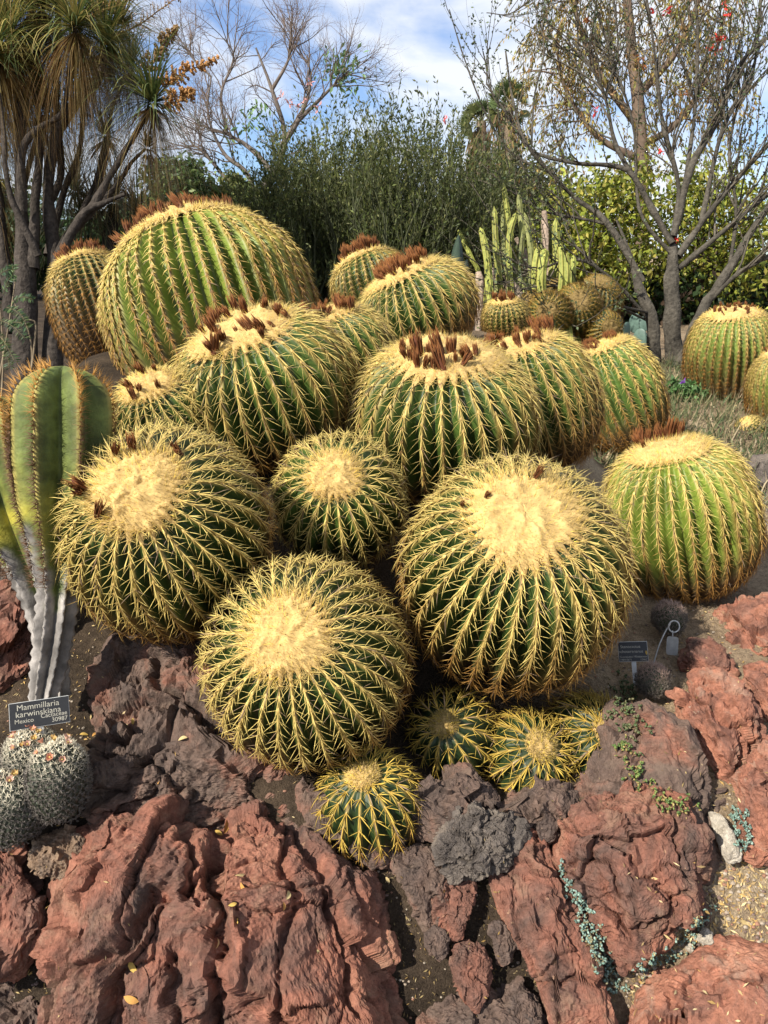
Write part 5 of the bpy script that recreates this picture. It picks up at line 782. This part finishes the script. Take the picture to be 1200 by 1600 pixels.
for lb, stems, cf, sd_ in clumps:
    dd = 5.75 if sd_ < 3 else 6.0; gg = gpt(np.mean([s[0] for s in stems]), dd); e_ = empty('columnar_cactus', gg, lb, 'cactus', 'columnar cacti beyond the mound')
    for k, (x0, y0, x1, y1, x2, y2, rp) in enumerate(stems):
        q = dd + (k % 3 - 1) * .18; s_ = q / FPX * rp; b0 = gpt(x0, q); column(e_, [b0, P(x0, y0, q), P(x1, y1, q), P(x2, y2, q)], [s_, s_, s_ * 1.05, s_], 6, .28, cf, 300 + 10 * sd_ + k, 26, 4, None, origin=gg)
r = np.random.RandomState(12); gg = gpt(822, 5.9); e_ = empty('dead_cactus', gg, 'pale corky dead cactus trunks leaning inside the thicket', 'cactus'); B = Bag()
for pts in ([(835, 640, 5.9), (832, 460, 5.9), (818, 395, 5.9), (806, 372, 5.9)], [(850, 640, 5.95), (852, 400, 5.95), (850, 330, 5.95)], [(745, 560, 5.7), (750, 450, 5.7), (748, 425, 5.7)], [(770, 560, 5.7), (766, 450, 5.7), (772, 420, 5.7)], [(800, 560, 5.8), (812, 470, 5.8), (800, 440, 5.8)]): limb_bag(B, pts, [6, 6, 6, 4], (.38, .29, .22), r, 20, 8, .2)
part(B, 'trunk', 'bark', e_)

# fan palms far behind ----------------------------------------------------------
def fan_palm(label, heads, d, seed):
    r = np.random.RandomState(seed); x0, y0 = heads[0]; c0 = P(x0, y0, d); g = gpt(x0, d); root = empty('fan_palm', g, label, 'tree'); B = Bag(); limb_bag(B, [(x0, 700, d), (x0 + 3, 400, d), (x0, y0, d)], [10, 9, 8], (.16, .12, .08), r); part(B, 'trunk', 'bark', root); LF = Bag()
    for hx, hy in heads:
        c = P(hx, hy, d)
        for k in range(24):
            ax = nrm(rand_unit(1, r)[0] + np.array([0, 0, .5])); p1 = c + ax * .26; sdv = perp(ax[None], r)[0]; an = np.linspace(-1.3, 1.3, 16); dr = np.cos(an)[:, None] * ax + np.sin(an)[:, None] * sdv + np.array([0, 0, -.25]); V, T = leaves(np.tile(p1, (16, 1)), dr, np.tile(np.cross(ax, sdv), (16, 1)), .28, .045); LF.add(V, T, np.array([(.10, .14, .05), (.16, .18, .06)][k % 2]) * r.uniform(.7, 1.2)); V, T, _, _ = tubes(np.stack([c, p1])[None], np.array([[.012, .008]]), 3, False); LF.add(V, T, (.18, .16, .06))
        n = 420; a = r.uniform(0, 6.28, n); st = c + np.stack([np.cos(a), np.sin(a), 0 * a], 1) * r.uniform(.05, .3, (n, 1)) + np.array([0, 0, -1.0]) * r.uniform(0, 1.2, (n, 1)); leaf_bag(LF, st, np.array([0, 0, -1.0]) + r.normal(0, .25, (n, 3)), .5, .08, [(.28, .19, .09), (.20, .13, .06), (.34, .25, .13)], r)
    part(LF, 'fronds', 'leaf', root, 'stuff')
fan_palm('fan palm with a shaggy brown skirt behind the wiry branches', [(795, 165)], 15, 1); fan_palm('small fan palm rising beside the twiggy shrub top', [(752, 192)], 17, 2)

# agave, prickly pear, ground cover, weeds ---------------------------------------
r = np.random.RandomState(14); g = gpt(700, 4.9); ag = empty('agave', g, 'dark agave with pointed leaves behind the slanting barrel', 'agave')
for k, (tx, ty, dd) in enumerate([(717, 366, 4.9), (690, 405, 5.0), (730, 405, 4.8), (676, 420, 4.9), (708, 395, 5.1)]):
    b0 = g + np.array([0, 0, .05]); tp = P(tx, ty, dd); u = np.linspace(0, 1, 10)[:, None]; C = b0 + (tp - b0) * u + np.array([0, 0, .06]) * np.sin(u * math.pi); sdv = nrm(np.cross(tp - b0, [0, -1, .2])); fr_ = nrm(np.cross(sdv, tp - b0)); wd = (.045 * np.sin(np.clip(u * .75 + .25, 0, 1) * math.pi) ** .8 + .0015)
    V = np.concatenate([C - sdv * wd, C + fr_ * wd * .25, C + sdv * wd, C - fr_ * wd * .35]); T = []
    for s in range(9):
        for j in range(4): a, b2 = j * 10 + s, ((j + 1) % 4) * 10 + s; T += [[a, b2, b2 + 1], [a, b2 + 1, a + 1]]
    link('leaf', mesh_np('leaf', V - g, T, np.tile((.03, .05, .028), (40, 1))), M['skin'], ag)
g = gpt(985, 6.9); op = empty('prickly_pear', g, 'blue green prickly pear pads beside the twin trunks', 'cactus'); V0, T0 = ico(3)
for k, (x, y, rp) in enumerate([(978, 520, 15), (962, 505, 13), (992, 505, 14), (1000, 530, 15), (970, 535, 15), (985, 545, 16), (955, 530, 12), (1008, 505, 11)]):
    c = P(x, y, 6.9 + .05 * (k % 3)); s_ = 6.9 / FPX * rp; nn = nrm(np.array([r.normal(0, .6), -1, r.normal(0, .2)])); Rm = np.array(basis_rot(nn, RT)); V = (Rm @ (V0 * np.array([.8, 1.1, .16]) * s_).T).T + c - g; link('pad', mesh_np('pad', V, T0, np.tile((.10, .16, .13), (len(V0), 1))), M['skin'], op)
r = np.random.RandomState(15); B = Bag(); n = 15000; x = r.uniform(.9, 2.9, n); y = r.uniform(2.9, 6.5, n); kp = (fbm(np.stack([x * 1.3, y * 1.3, 0 * x], 1), 3, 5) > -.5) & (x > .95 + (y < 3.4) * .15); x, y = x[kp], y[kp]; n = len(x); z = ground(x, y); p0 = np.stack([x, y, z], 1); dr = nrm(np.array([0, 0, 1.0]) + r.normal(0, .55, (n, 3))); hh = r.uniform(.03, .12, n)[:, None]; Pn = np.stack([p0, p0 + dr * hh * .5, p0 + dr * hh + r.normal(0, .015, (n, 3))], 1); V, T, pi, st = ribbons(Pn, np.tile([.0035, .0035, .0008], (n, 1))); cc = np.array([(.12, .16, .07), (.20, .22, .10), (.32, .26, .14), (.40, .32, .20), (.09, .13, .06)])[r.randint(5, size=n)] * r.uniform(.7, 1.2, (n, 1)); B.add(V, T, cc[pi]); tag(link('ground_cover', B.mesh('ground_cover'), M['leaf']), 'low grey green weeds and dry stalks beyond the barrels', 'weeds', kind='stuff')
crown_tree('garden_weed', 'fresh green weed with a purple flower at the bare tree foot', 1070, 612, 4.9, 26, 14, [(.10, .20, .06), (.14, .24, .09)], 81, 24, 60, .045, cat='weed', group='weeds')
wd_ = [o for o in bpy.data.objects if o.name.startswith('garden_weed')][0]; blossom(wd_, [(1067, 597, 4.85)], .025, (.25, .07, .45), 14)
r = np.random.RandomState(16); B = Bag(); g = P(1190, 745, 2.75); e_ = empty('dry_grass', g, 'grey dry grass wisps beside the half shaded barrel', 'grass')
n = 160; p0 = np.stack([r.uniform(g[0] - .08, g[0] + .12, n), g[1] + r.uniform(-.15, .2, n)], 1); p0 = np.concatenate([p0, ground(p0[:, 0], p0[:, 1])[:, None]], 1); dr = nrm(np.array([0, 0, 1.0]) + r.normal(0, .5, (n, 3))); Pn = np.stack([p0, p0 + dr * .05, p0 + dr * .1 + r.normal(0, .03, (n, 3))], 1); V, T, pi, st = ribbons(Pn, np.tile([.0015, .0015, .0004], (n, 1))); B.add(V, T, (.42, .38, .32)); part(B, 'blades', 'litter', e_, 'stuff')
